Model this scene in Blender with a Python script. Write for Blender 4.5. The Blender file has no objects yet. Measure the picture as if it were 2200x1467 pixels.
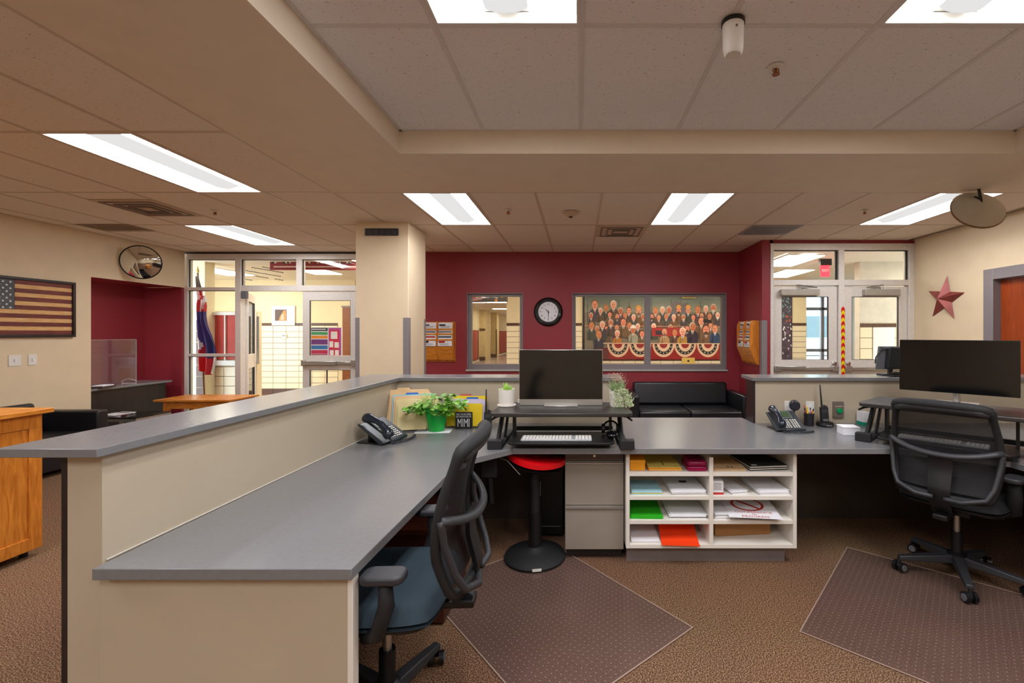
import bpy, bmesh, math, random
from mathutils import Vector, Matrix, Euler
random.seed(11)
PI = math.pi
SC = bpy.context.scene
COL = SC.collection

# ------------------------------------------------------------------ camera, world, exposure
cam_d = bpy.data.cameras.new('camera')
cam = bpy.data.objects.new('camera', cam_d)
COL.objects.link(cam)
cam.location = (0, 0, 1.46)
cam.rotation_euler = (PI/2, 0, 0)
cam_d.sensor_width = 36
cam_d.lens = 968/2200*36
cam_d.shift_x = -142/2200
cam_d.shift_y = -17.5/2200
cam_d.clip_start = 0.02
cam_d.clip_end = 200
SC.camera = cam
SC.view_settings.view_transform = 'Standard'
SC.view_settings.look = 'None'
SC.view_settings.gamma = 1
SC.view_settings.use_curve_mapping = False
SC.view_settings.exposure = 1.5

w = bpy.data.worlds.new('world'); SC.world = w; w.use_nodes = True
wn = w.node_tree
bg = wn.nodes['Background']
bg.inputs[0].default_value = (0.80, 0.91, 1.0, 1)
bg.inputs[1].default_value = 2.2
OFFICE_LIGHT = 9.2      # radiance of the office troffers
HALL_LIGHT = 6.2        # radiance of the hallway strips

# ------------------------------------------------------------------ helpers
def lin(c):
    o = []
    for v in c[:3]:
        v = v/255.0
        o.append(v/12.92 if v <= 0.04045 else ((v+0.055)/1.055)**2.4)
    return (o[0], o[1], o[2], 1.0)

MATS = {}
def mat(name, rgb, rough=0.5, metal=0.0, var=0.06, vscale=6.0, bump=0.0, bscale=80.0, spec=0.5, alpha=1.0, coat=0.0, emit=0.0, stretch=None, rgb2=None):
    if name in MATS: return MATS[name]
    m = bpy.data.materials.new(name); m.use_nodes = True
    nt = m.node_tree; n = nt.nodes; l = nt.links
    p = n['Principled BSDF']
    p.inputs['Roughness'].default_value = rough
    p.inputs['Metallic'].default_value = metal
    p.inputs['Specular IOR Level'].default_value = spec
    p.inputs['Coat Weight'].default_value = coat
    p.inputs['Alpha'].default_value = alpha
    tc = n.new('ShaderNodeTexCoord'); mp = n.new('ShaderNodeMapping')
    l.new(tc.outputs['Object'], mp.inputs['Vector'])
    if stretch: mp.inputs['Scale'].default_value = stretch
    nz = n.new('ShaderNodeTexNoise'); nz.inputs['Scale'].default_value = vscale; nz.inputs['Detail'].default_value = 5
    l.new(mp.outputs[0], nz.inputs['Vector'])
    rp = n.new('ShaderNodeValToRGB')
    a = lin(rgb); b = lin(rgb2) if rgb2 else tuple(min(1, v*(1+var)) for v in a[:3])+(1,)
    a2 = a if rgb2 else tuple(v*(1-var) for v in a[:3])+(1,)
    rp.color_ramp.elements[0].color = a2; rp.color_ramp.elements[1].color = b
    rp.color_ramp.elements[0].position = 0.35; rp.color_ramp.elements[1].position = 0.65
    l.new(nz.outputs['Fac'], rp.inputs['Fac'])
    l.new(rp.outputs['Color'], p.inputs['Base Color'])
    if bump > 0:
        nb = n.new('ShaderNodeTexNoise'); nb.inputs['Scale'].default_value = bscale; nb.inputs['Detail'].default_value = 3
        l.new(mp.outputs[0], nb.inputs['Vector'])
        bp = n.new('ShaderNodeBump'); bp.inputs['Strength'].default_value = bump; bp.inputs['Distance'].default_value = 0.004
        l.new(nb.outputs['Fac'], bp.inputs['Height']); l.new(bp.outputs[0], p.inputs['Normal'])
    if emit > 0:
        p.inputs['Emission Color'].default_value = a; p.inputs['Emission Strength'].default_value = emit
    MATS[name] = m
    return m

def emit_mat(name, rgb, strength):
    if name in MATS: return MATS[name]
    m = bpy.data.materials.new(name); m.use_nodes = True
    nt = m.node_tree; n = nt.nodes; n.clear()
    e = n.new('ShaderNodeEmission'); o = n.new('ShaderNodeOutputMaterial')
    e.inputs[0].default_value = lin(rgb); e.inputs[1].default_value = strength
    nt.links.new(e.outputs[0], o.inputs[0])
    MATS[name] = m
    return m

def glass_mat(name, tint=(250, 252, 250), refl=0.08, rough=0.02, haze=0.0):
    if name in MATS: return MATS[name]
    m = bpy.data.materials.new(name); m.use_nodes = True
    nt = m.node_tree; n = nt.nodes; n.clear(); l = nt.links
    tr = n.new('ShaderNodeBsdfTransparent'); tr.inputs[0].default_value = lin(tint)
    gl = n.new('ShaderNodeBsdfGlossy'); gl.inputs['Roughness'].default_value = rough
    fr = n.new('ShaderNodeFresnel'); fr.inputs['IOR'].default_value = 1.35
    mx = n.new('ShaderNodeMixShader'); o = n.new('ShaderNodeOutputMaterial')
    l.new(fr.outputs[0], mx.inputs[0]); l.new(tr.outputs[0], mx.inputs[1]); l.new(gl.outputs[0], mx.inputs[2])
    last = mx
    if haze > 0:
        df = n.new('ShaderNodeBsdfDiffuse'); m2 = n.new('ShaderNodeMixShader'); m2.inputs[0].default_value = haze
        l.new(mx.outputs[0], m2.inputs[1]); l.new(df.outputs[0], m2.inputs[2]); last = m2
    l.new(last.outputs[0], o.inputs[0])
    MATS[name] = m
    return m

def color_attr_mat(name, rough=0.5, spec=0.5):
    if name in MATS: return MATS[name]
    m = bpy.data.materials.new(name); m.use_nodes = True
    nt = m.node_tree; p = nt.nodes['Principled BSDF']; p.inputs['Roughness'].default_value = rough
    p.inputs['Specular IOR Level'].default_value = spec
    at = nt.nodes.new('ShaderNodeAttribute'); at.attribute_name = 'Col'
    nz = nt.nodes.new('ShaderNodeTexNoise'); nz.inputs['Scale'].default_value = 14
    hs = nt.nodes.new('ShaderNodeHueSaturation')
    mr = nt.nodes.new('ShaderNodeMapRange'); mr.inputs['To Min'].default_value = 0.8; mr.inputs['To Max'].default_value = 1.2
    nt.links.new(nz.outputs['Fac'], mr.inputs['Value']); nt.links.new(mr.outputs[0], hs.inputs['Value'])
    nt.links.new(at.outputs['Color'], hs.inputs['Color']); nt.links.new(hs.outputs[0], p.inputs['Base Color'])
    MATS[name] = m
    return m

def carpet_mat(name):
    if name in MATS: return MATS[name]
    m = bpy.data.materials.new(name); m.use_nodes = True
    nt = m.node_tree; n = nt.nodes; l = nt.links; p = n['Principled BSDF']
    p.inputs['Roughness'].default_value = 0.95; p.inputs['Specular IOR Level'].default_value = 0.1
    tc = n.new('ShaderNodeTexCoord')
    a = n.new('ShaderNodeTexNoise'); a.inputs['Scale'].default_value = 170; a.inputs['Detail'].default_value = 2
    l.new(tc.outputs['Object'], a.inputs['Vector'])
    r = n.new('ShaderNodeValToRGB')
    e = r.color_ramp.elements
    e[0].position = 0.36; e[0].color = lin((78, 52, 38)); e[1].position = 0.66; e[1].color = lin((204, 164, 126))
    x = e.new(0.5); x.color = lin((136, 98, 74))
    l.new(a.outputs['Fac'], r.inputs['Fac'])
    b = n.new('ShaderNodeTexNoise'); b.inputs['Scale'].default_value = 1.3; b.inputs['Detail'].default_value = 3
    l.new(tc.outputs['Object'], b.inputs['Vector'])
    mx = n.new('ShaderNodeMix'); mx.data_type = 'RGBA'; mx.blend_type = 'MULTIPLY'; mx.inputs[0].default_value = 0.3
    l.new(r.outputs[0], mx.inputs[6]); l.new(b.outputs['Color'], mx.inputs[7])
    hs = n.new('ShaderNodeHueSaturation'); hs.inputs['Saturation'].default_value = 0.98; hs.inputs['Value'].default_value = 0.76
    l.new(mx.outputs[2], hs.inputs['Color'])
    l.new(hs.outputs[0], p.inputs['Base Color'])
    bp = n.new('ShaderNodeBump'); bp.inputs['Strength'].default_value = 0.6; bp.inputs['Distance'].default_value = 0.004
    l.new(a.outputs['Fac'], bp.inputs['Height']); l.new(bp.outputs[0], p.inputs['Normal'])
    MATS[name] = m
    return m

def acoustic_mat(name, rgb):
    """white mineral fibre tile: short dark fissures and pin holes"""
    if name in MATS: return MATS[name]
    m = bpy.data.materials.new(name); m.use_nodes = True
    nt = m.node_tree; n = nt.nodes; l = nt.links; p = n['Principled BSDF']
    p.inputs['Roughness'].default_value = 0.9; p.inputs['Specular IOR Level'].default_value = 0.15
    tc = n.new('ShaderNodeTexCoord'); mp = n.new('ShaderNodeMapping'); mp.inputs['Scale'].default_value = (1, 2.6, 1)
    l.new(tc.outputs['Object'], mp.inputs['Vector'])
    a = n.new('ShaderNodeTexNoise'); a.inputs['Scale'].default_value = 62; a.inputs['Detail'].default_value = 4; a.inputs['Distortion'].default_value = 0.6
    l.new(mp.outputs[0], a.inputs['Vector'])
    r = n.new('ShaderNodeValToRGB'); e = r.color_ramp.elements
    c = lin(rgb)
    e[0].position = 0.30; e[0].color = tuple(v*0.45 for v in c[:3])+(1,)
    e[1].position = 0.36; e[1].color = c
    l.new(a.outputs['Fac'], r.inputs['Fac']); l.new(r.outputs[0], p.inputs['Base Color'])
    bp = n.new('ShaderNodeBump'); bp.inputs['Strength'].default_value = 0.5; bp.inputs['Distance'].default_value = 0.003
    l.new(a.outputs['Fac'], bp.inputs['Height']); l.new(bp.outputs[0], p.inputs['Normal'])
    MATS[name] = m
    return m

def wood_mat(name, dark, light, rough=0.35, scale=(2, 2, 14)):
    if name in MATS: return MATS[name]
    m = bpy.data.materials.new(name); m.use_nodes = True
    nt = m.node_tree; n = nt.nodes; l = nt.links; p = n['Principled BSDF']
    p.inputs['Roughness'].default_value = rough
    tc = n.new('ShaderNodeTexCoord'); mp = n.new('ShaderNodeMapping'); mp.inputs['Scale'].default_value = scale
    l.new(tc.outputs['Object'], mp.inputs['Vector'])
    a = n.new('ShaderNodeTexNoise'); a.inputs['Scale'].default_value = 4; a.inputs['Detail'].default_value = 8; a.inputs['Distortion'].default_value = 1.2
    l.new(mp.outputs[0], a.inputs['Vector'])
    r = n.new('ShaderNodeValToRGB'); e = r.color_ramp.elements
    e[0].position = 0.3; e[0].color = lin(dark); e[1].position = 0.7; e[1].color = lin(light)
    l.new(a.outputs['Fac'], r.inputs['Fac']); l.new(r.outputs[0], p.inputs['Base Color'])
    MATS[name] = m
    return m

def mesh_fabric_mat(name, rgb, holes=0.35, scale=420):
    """woven see-through chair mesh: fine horizontal weave with open cells"""
    if name in MATS: return MATS[name]
    m = bpy.data.materials.new(name); m.use_nodes = True
    nt = m.node_tree; n = nt.nodes; l = nt.links; p = n['Principled BSDF']
    p.inputs['Base Color'].default_value = lin(rgb); p.inputs['Roughness'].default_value = 0.7
    tc = n.new('ShaderNodeTexCoord'); wv = n.new('ShaderNodeTexWave'); wv.wave_type = 'BANDS'; wv.bands_direction = 'Z'
    wv.inputs['Scale'].default_value = scale/6.28
    l.new(tc.outputs['Object'], wv.inputs['Vector'])
    mr = n.new('ShaderNodeMapRange'); mr.inputs['From Min'].default_value = 0.1; mr.inputs['From Max'].default_value = 0.5
    mr.inputs['To Min'].default_value = 1-holes*1.6; mr.inputs['To Max'].default_value = 1.0
    l.new(wv.outputs['Fac'], mr.inputs['Value']); l.new(mr.outputs[0], p.inputs['Alpha'])
    MATS[name] = m
    return m

class MB:
    def __init__(s, M=None):
        s.v = []; s.f = []; s.mi = []; s.col = []; s.M = M or Matrix.Identity(4)
    def add(s, vs, fs, m=0, c=None):
        o = len(s.v)
        s.v += [tuple(s.M @ Vector(v)) for v in vs]
        for f in fs:
            s.f.append([i+o for i in f]); s.mi.append(m); s.col.append(c)
        return s
    def box(s, x0, x1, y0, y1, z0, z1, m=0, c=None):
        v = [(x0,y0,z0),(x1,y0,z0),(x1,y1,z0),(x0,y1,z0),(x0,y0,z1),(x1,y0,z1),(x1,y1,z1),(x0,y1,z1)]
        return s.add(v, [(0,3,2,1),(4,5,6,7),(0,1,5,4),(1,2,6,5),(2,3,7,6),(3,0,4,7)], m, c)
    def cbox(s, c, d, rz=0, rx=0, ry=0, m=0):
        R = Matrix.Translation(c) @ Euler((rx, ry, rz)).to_matrix().to_4x4()
        x, y, z = d[0]/2, d[1]/2, d[2]/2
        v = [R @ Vector(p) for p in [(-x,-y,-z),(x,-y,-z),(x,y,-z),(-x,y,-z),(-x,-y,z),(x,-y,z),(x,y,z),(-x,y,z)]]
        return s.add(v, [(0,3,2,1),(4,5,6,7),(0,1,5,4),(1,2,6,5),(2,3,7,6),(3,0,4,7)], m)
    def prism(s, poly, z0, z1, m=0, c=None):
        n = len(poly)
        v = [(p[0],p[1],z0) for p in poly]+[(p[0],p[1],z1) for p in poly]
        f = [tuple(range(n-1,-1,-1)), tuple(range(n,2*n))]+[(i,(i+1)%n,(i+1)%n+n,i+n) for i in range(n)]
        return s.add(v, f, m, c)
    def prism_y(s, poly, y0, y1, m=0, c=None):   # poly in (x,z)
        n = len(poly)
        v = [(p[0],y0,p[1]) for p in poly]+[(p[0],y1,p[1]) for p in poly]
        f = [tuple(range(n)), tuple(range(2*n-1,n-1,-1))]+[(i,i+n,(i+1)%n+n,(i+1)%n) for i in range(n)]
        return s.add(v, f, m, c)
    def prism_x(s, poly, x0, x1, m=0, c=None):   # poly in (y,z)
        n = len(poly)
        v = [(x0,p[0],p[1]) for p in poly]+[(x1,p[0],p[1]) for p in poly]
        f = [tuple(range(n)), tuple(range(2*n-1,n-1,-1))]+[(i,i+n,(i+1)%n+n,(i+1)%n) for i in range(n)]
        return s.add(v, f, m, c)
    def cyl(s, p, q, r, r2=None, n=16, m=0, c=None):
        p, q = Vector(p), Vector(q); r2 = r if r2 is None else r2
        d = (q-p).normalized()
        a = d.orthogonal().normalized(); b = d.cross(a)
        v = []
        for k, (o, rr) in enumerate(((p, r), (q, r2))):
            for i in range(n):
                t = 2*PI*i/n; v.append(o+a*math.cos(t)*rr+b*math.sin(t)*rr)
        f = [tuple(range(n-1,-1,-1)), tuple(range(n,2*n))]+[(i,(i+1)%n,(i+1)%n+n,i+n) for i in range(n)]
        return s.add(v, f, m, c)
    def lathe(s, prof, n=24, c=(0,0,0), m=0):
        v = []; k = len(prof)
        for r, z in prof:
            for i in range(n):
                t = 2*PI*i/n; v.append((c[0]+r*math.cos(t), c[1]+r*math.sin(t), c[2]+z))
        f = []
        for j in range(k-1):
            for i in range(n):
                f.append((j*n+i, j*n+(i+1)%n, (j+1)*n+(i+1)%n, (j+1)*n+i))
        if prof[0][0] > 1e-6: f.append(tuple(range(n-1,-1,-1)))
        if prof[-1][0] > 1e-6: f.append(tuple((k-1)*n+i for i in range(n)))
        return s.add(v, f, m)
    def tube(s, pts, r, n=8, m=0, closed=False, flat=1.0):
        pts = [Vector(p) for p in pts]; k = len(pts); v = []; up = None
        for i, p in enumerate(pts):
            if closed: d = pts[(i+1)%k]-pts[i-1]
            else: d = pts[min(i+1,k-1)]-pts[max(i-1,0)]
            d.normalize()
            a = d.orthogonal().normalized() if up is None else (up - d*up.dot(d)).normalized()
            up = a; b = d.cross(a)
            rr = r[i] if isinstance(r, (list, tuple)) else r
            for j in range(n):
                t = 2*PI*j/n; v.append(p+a*math.cos(t)*rr+b*math.sin(t)*rr*flat)
        f = []
        for i in range(k if closed else k-1):
            i2 = (i+1)%k
            for j in range(n):
                f.append((i*n+j, i*n+(j+1)%n, i2*n+(j+1)%n, i2*n+j))
        if not closed: f += [tuple(range(n-1,-1,-1)), tuple((k-1)*n+j for j in range(n))]
        return s.add(v, f, m)
    def grid(s, fn, nu, nv, th=0.0, m=0):
        """surface fn(u,v)->point; th = thickness along the normal"""
        P = [[Vector(fn(i/nu, j/nv)) for j in range(nv+1)] for i in range(nu+1)]
        v = []; f = []
        def idx(i, j, k=0): return k*(nu+1)*(nv+1)+i*(nv+1)+j
        N = []
        for i in range(nu+1):
            for j in range(nv+1):
                du = P[min(i+1,nu)][j]-P[max(i-1,0)][j]; dv = P[i][min(j+1,nv)]-P[i][max(j-1,0)]
                nn = du.cross(dv)
                N.append(nn.normalized() if nn.length > 1e-9 else Vector((0,0,1)))
        for i in range(nu+1):
            for j in range(nv+1): v.append(P[i][j])
        for i in range(nu):
            for j in range(nv): f.append((idx(i,j),idx(i+1,j),idx(i+1,j+1),idx(i,j+1)))
        if th:
            for i in range(nu+1):
                for j in range(nv+1): v.append(P[i][j]-N[i*(nv+1)+j]*th)
            for i in range(nu):
                for j in range(nv): f.append((idx(i,j,1),idx(i,j+1,1),idx(i+1,j+1,1),idx(i+1,j,1)))
            for i in range(nu):
                f.append((idx(i,0),idx(i,0,1),idx(i+1,0,1),idx(i+1,0))); f.append((idx(i+1,nv),idx(i+1,nv,1),idx(i,nv,1),idx(i,nv)))
            for j in range(nv):
                f.append((idx(0,j+1),idx(0,j+1,1),idx(0,j,1),idx(0,j))); f.append((idx(nu,j),idx(nu,j,1),idx(nu,j+1,1),idx(nu,j+1)))
        return s.add(v, f, m)
    def text(s, t, size, M, ext=0.001, m=0, sx=1.0, align='CENTER', c=None):
        cu = bpy.data.curves.new('t', 'FONT'); cu.body = t; cu.size = size; cu.extrude = ext; cu.align_x = align; cu.align_y = 'CENTER'
        cu.resolution_u = 2
        ob = bpy.data.objects.new('t', cu); COL.objects.link(ob)
        dg = bpy.context.evaluated_depsgraph_get(); me = bpy.data.meshes.new_from_object(ob.evaluated_get(dg))
        T = M @ Matrix.Diagonal((sx, 1, 1, 1))
        s.add([T @ v.co for v in me.vertices], [tuple(p.vertices) for p in me.polygons], m, c)
        bpy.data.objects.remove(ob); bpy.data.curves.remove(cu); bpy.data.meshes.remove(me)
        return s
    def build(s, name, m, parent=None, bevel=0, seg=2, smooth=False, loc=None, rz=0, ang=40, norm=True, subsurf=0):
        me = bpy.data.meshes.new(name)
        me.from_pydata(s.v, [], s.f)
        ms = m if isinstance(m, (list, tuple)) else [m]
        for k in ms: me.materials.append(k)
        if len(ms) > 1:
            for p, i in zip(me.polygons, s.mi): p.material_index = i
        if any(c is not None for c in s.col):
            ca = me.color_attributes.new('Col', 'FLOAT_COLOR', 'CORNER')
            for p, c in zip(me.polygons, s.col):
                cc = lin(c) if c else (0.5, 0.5, 0.5, 1)
                for li in p.loop_indices: ca.data[li].color = cc
        if norm:
            b = bmesh.new(); b.from_mesh(me); bmesh.ops.recalc_face_normals(b, faces=b.faces); b.to_mesh(me); b.free()
        o = bpy.data.objects.new(name, me); COL.objects.link(o)
        if loc is not None: o.location = loc
        if rz: o.rotation_euler = (0, 0, rz)
        if parent is not None: o.parent = parent
        if bevel:
            bm = o.modifiers.new('bevel', 'BEVEL'); bm.width = bevel; bm.segments = seg; bm.limit_method = 'ANGLE'; bm.angle_limit = math.radians(35)
        if subsurf:
            ss = o.modifiers.new('sub', 'SUBSURF'); ss.levels = subsurf; ss.render_levels = subsurf
        if smooth or bevel:
            me.polygons.foreach_set('use_smooth', [True]*len(me.polygons))
            me.set_sharp_from_angle(angle=math.radians(ang))
        return o

def tag(o, label, cat, group=None):
    o['label'] = label; o['category'] = cat
    if group: o['group'] = group
    return o
def thing(name, label, cat, loc=(0,0,0), rz=0, group=None, rot=None):
    o = bpy.data.objects.new(name, None); COL.objects.link(o)
    o.empty_display_size = 0.1
    o.location = loc; o.rotation_euler = rot if rot else (0, 0, rz)
    return tag(o, label, cat, group)
def struct(name, parent=None):
    o = bpy.data.objects.new(name, None); COL.objects.link(o); o['kind'] = 'structure'
    if parent: o.parent = parent
    return o
def kids(o): return [c for c in bpy.data.objects if c.parent == o]
def copy_tree(o, parent=None):
    c = o.copy(); COL.objects.link(c)
    c.parent = parent
    for ch in kids(o): copy_tree(ch, c)
    return c
def inst(src, name, parent, loc, rz=0):
    c = src.copy(); c.name = name; COL.objects.link(c); c.parent = parent; c.location = loc
    c.rotation_euler = (0, 0, rz)
    return c
def rrect(w, d, r, n=5, cx=0, cy=0):
    pts = []
    for (sx, sy, a0) in ((1,1,0),(-1,1,90),(-1,-1,180),(1,-1,270)):
        for i in range(n+1):
            a = math.radians(a0+90*i/n)
            pts.append((cx+sx*(w/2-r)+r*math.cos(a), cy+sy*(d/2-r)+r*math.sin(a)))
    return pts
def ell(cx, cz, rx, rz, n=14, a0=0, a1=360):
    k = n if a1-a0 >= 360 else n+1
    return [(cx+rx*math.cos(math.radians(a0+(a1-a0)*i/n)), cz+rz*math.sin(math.radians(a0+(a1-a0)*i/n))) for i in range(k)]
def wallM(x, y, z, facing):
    """text plane: local x right, y up, facing '-y' (towards the camera), '+x', '-x' """
    if facing == '-y': R = Matrix(((1,0,0),(0,0,-1),(0,1,0)))
    elif facing == '+x': R = Matrix(((0,0,1),(1,0,0),(0,1,0)))
    elif facing == '-x': R = Matrix(((0,0,-1),(-1,0,0),(0,1,0)))
    else: R = Matrix.Identity(3)
    return Matrix.Translation((x, y, z)) @ R.to_4x4()

# ------------------------------------------------------------------ materials
M_cream = mat('cream_paint', (226, 205, 172), 0.6, var=0.02, bump=0.15, bscale=160)
M_red = mat('maroon_paint', (144, 42, 52), 0.5, var=0.03, bump=0.15, bscale=160)
M_soffit = mat('soffit_paint', (230, 214, 192), 0.65, var=0.02, bump=0.1, bscale=150)
M_tile_up = acoustic_mat('acoustic_white', (240, 236, 236))
M_tile_lo = acoustic_mat('acoustic_cream', (236, 224, 210))
M_gridw = mat('grid_white', (222, 216, 214), 0.5, var=0.01)
M_gridc = mat('grid_cream', (206, 188, 168), 0.5, var=0.01)
M_carpet = carpet_mat('brown_carpet')
M_alu = mat('brushed_aluminium', (226, 220, 212), 0.42, metal=0.15, var=0.04, vscale=30)
M_aludark = mat('gasket_black', (24, 24, 24), 0.6)
M_frame = mat('grey_frame_paint', (132, 124, 126), 0.45, var=0.03)
M_glass = glass_mat('clear_glass')
M_lam = mat('beige_laminate', (188, 174, 152), 0.45, var=0.015, vscale=3)
M_lamw = mat('white_laminate', (236, 230, 220), 0.4, var=0.01)
M_grey = mat('grey_laminate', (122, 122, 124), 0.22, var=0.03, vscale=60, spec=0.55)
M_greyedge = mat('grey_edge_band', (92, 88, 88), 0.4, var=0.02)
M_dark = mat('dark_panel', (38, 32, 30), 0.5)
M_blk = mat('black_plastic', (17, 17, 19), 0.45, var=0.1)
M_blkgl = mat('glossy_black', (12, 12, 13), 0.12, spec=0.6)
M_blkmat = mat('matte_black', (24, 24, 26), 0.7, var=0.1)
M_dgrey = mat('dark_grey_plastic', (48, 48, 52), 0.5, var=0.05)
M_mgrey = mat('mid_grey_plastic', (104, 104, 108), 0.5, var=0.05)
M_wht = mat('white_plastic', (232, 228, 220), 0.4, var=0.01)
M_paper = mat('white_paper', (236, 236, 240), 0.8, var=0.02)
M_leather = mat('black_leather', (24, 24, 28), 0.32, var=0.15, vscale=4, bump=0.3, bscale=90)
M_oak = wood_mat('honey_oak', (196, 114, 34), (236, 156, 62), 0.3, (1.5, 1.5, 9))
M_oakv = wood_mat('honey_oak_upright', (190, 106, 30), (230, 146, 54), 0.3, (9, 9, 1.2))
M_cherry = wood_mat('cherry_door', (134, 54, 18), (170, 72, 26), 0.3, (10, 10, 0.8))
M_espresso = wood_mat('espresso_wood', (30, 22, 22), (48, 38, 36), 0.4, (6, 6, 1))
M_silver = mat('silver_metal', (190, 188, 184), 0.3, metal=0.8, var=0.03)
M_chrome = mat('chrome', (220, 220, 220), 0.12, metal=1.0, var=0.01)
M_brown = mat('brown_tile_glaze', (86, 58, 46), 0.3, var=0.12)
M_ctile = mat('cream_tile_glaze', (240, 226, 196), 0.22, var=0.03, vscale=3)
M_grout = mat('grout', (128, 110, 88), 0.8)
M_hallw = mat('hall_paint', (230, 214, 176), 0.6, var=0.02)
M_terr = mat('terrazzo', (196, 176, 164), 0.18, var=0.12, vscale=140)
M_tray = mat('taupe_metal', (150, 140, 128), 0.45, var=0.03)
M_mirror = mat('mirror', (226, 230, 228), 0.03, metal=1.0, var=0.0)
M_lightw = emit_mat('troffer_light', (250, 251, 255), OFFICE_LIGHT)
M_lightb = emit_mat('troffer_basket', (255, 253, 252), 0.28)
M_halll = emit_mat('hall_light', (255, 246, 228), HALL_LIGHT)
M_leaf1 = mat('bright_leaf', (60, 128, 22), 0.45, rgb2=(136, 190, 62), vscale=26)
M_leaf2 = mat('pale_leaf', (176, 214, 110), 0.5, var=0.2, vscale=30)
M_leaf3 = mat('sage_leaf', (150, 172, 122), 0.5, var=0.3, vscale=40)
M_paint = color_attr_mat('printed_colours', 0.6, 0.3)
M_gloss = color_attr_mat('glossy_print', 0.3)
# ================================================================== THE SETTING
HC = 2.73     # main ceiling height
UC = 2.89     # raised ceiling height
def X_at(px, y): return (px-1242)*y/968.0
def Z_at(py, y): return 1.46-(py-716)*y/968.0

# floor
fl = struct('floor')
MB().box(-7.0, 5.2, -3.1, 7.17, -0.06, 0).build('carpet', M_carpet, fl)

# ceiling: suspended tiles, smooth soffit ring, raised tiled centre
ce = struct('ceiling')
gx = [0.83+0.61*k for k in range(-12, 7)]
gy = [-3.25, -2.03, -0.81, 0.41, 1.63, 2.85, 4.07, 5.29, 6.51, 7.12]
LIGHTS_LO = [(-3.44, 2.85), (-4.66, 5.29), (-1.61, 4.07), (0.83, 4.07), (3.27, 4.07), (-3.44, 0.41), (-3.44, -2.03)]
tile_meshes = {}
def tile(name, x0, x1, y0, y1, z, m):
    g = 0.012
    key = (round(x1-x0, 3), round(y1-y0, 3), m.name)
    if key not in tile_meshes:
        wx, wy = (x1-x0)/2-g, (y1-y0)/2-g
        o = MB().box(-wx, wx, -wy, wy, 0.004, 0.02).build(name, m, ce, loc=((x0+x1)/2, (y0+y1)/2, z))
        tile_meshes[key] = o
    else:
        inst(tile_meshes[key], name, ce, ((x0+x1)/2, (y0+y1)/2, z))
def is_light(x, y): return any(abs(x-a) < 0.02 and abs(y-b) < 0.02 for a, b in LIGHTS_LO)
VENT_CELL = (-4.66, 4.07); 
grid_lo = MB()
for i in range(len(gx)-1):
    for j in range(len(gy)-1):
        x0, x1, y0, y1 = gx[i], gx[i+1], gy[j], gy[j+1]
        if x1 > -2.2 and y0 < 4.0: continue
        if x0 > 4.5 or x1 < -6.12: continue
        if is_light(x0, y0): continue
        a, b = max(x0, -6.13), min(x1, 4.59); c, d = max(y0, -3), min(y1, 7.05)
        if b-a < 0.05: continue
        if 2.4 < x0 and c > 6.2: continue
        if d > 6.2 and x0 > 2.5: d = 6.2
        tile('ceiling_tile', a, b, c, d, HC, M_tile_lo)
for x in gx:
    if x < -6.1 or x > 4.55: continue
    ya = -3 if x < -2.2 else 4.07
    grid_lo.box(x-0.012, x+0.012, ya, 7.02 if x < 2.5 else 6.15, HC, HC+0.012)
for y in gy:
    if y > 7.05 or y < -3: continue
    xb = -2.22 if y < 4.0 else (4.59 if y < 6.1 else 2.5)
    grid_lo.box(-6.13, xb, y-0.012, y+0.012, HC+0.001, HC+0.011)
# wall angles
grid_lo.box(-6.13, -6.105, -3, 7.02, HC-0.002, HC+0.01); grid_lo.box(4.565, 4.59, 4.07, 6.15, HC-0.002, HC+0.01)
grid_lo.box(-6.13, 2.51, 6.995, 7.02, HC-0.002, HC+0.01)
grid_lo.build('grid_bars', M_gridc, ce)
MB().box(-6.3, 4.8, -3.1, 7.3, 2.96, 3.02).build('backing_slab', M_soffit, ce)
so = MB()
RX0, RX1, RY1 = -1.262, 3.09, 3.185
so.box(-2.208, RX0, -3, 4.058, HC, 2.96)
so.box(RX0, RX1, RY1, 4.058, HC, 2.96)
so.box(RX1, 4.59, -3, 4.058, HC, 2.96)
so.build('soffit', M_soffit, ce)
ugx = [-0.67+0.687*k for k in range(-1, 7)]; ugy = [-2.78, -1.56, -0.34, 0.88, 2.10, 3.32]
LIGHTS_UP = [(ugx[1], 0.88), (ugx[4], 0.88), (ugx[1], -1.56), (ugx[4], -1.56)]
gu = MB()
for i in range(len(ugx)-1):
    for j in range(len(ugy)-1):
        x0, x1, y0, y1 = ugx[i], ugx[i+1], ugy[j], ugy[j+1]
        if any(abs(x0-a) < .02 and abs(y0-b) < .02 for a, b in LIGHTS_UP): continue
        a, b = max(x0, RX0), min(x1, RX1)
        tile('raised_ceiling_tile', a, b, y0, min(y1, RY1), UC, M_tile_up)
for x in ugx:
    if RX0 < x < RX1: gu.box(x-0.013, x+0.013, -3, RY1, UC, UC+0.012)
for y in ugy:
    if y < RY1: gu.box(RX0, RX1, y-0.013, y+0.013, UC+0.001, UC+0.011)
gu.box(RX0, RX1, RY1-0.02, RY1, UC-0.001, UC+0.01); gu.box(RX0, RX0+0.02, -3, RY1, UC-0.001, UC+0.01); gu.box(RX1-0.02, RX1, -3, RY1, UC-0.001, UC+0.01)
gu.build('raised_grid_bars', M_gridw, ce)

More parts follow.
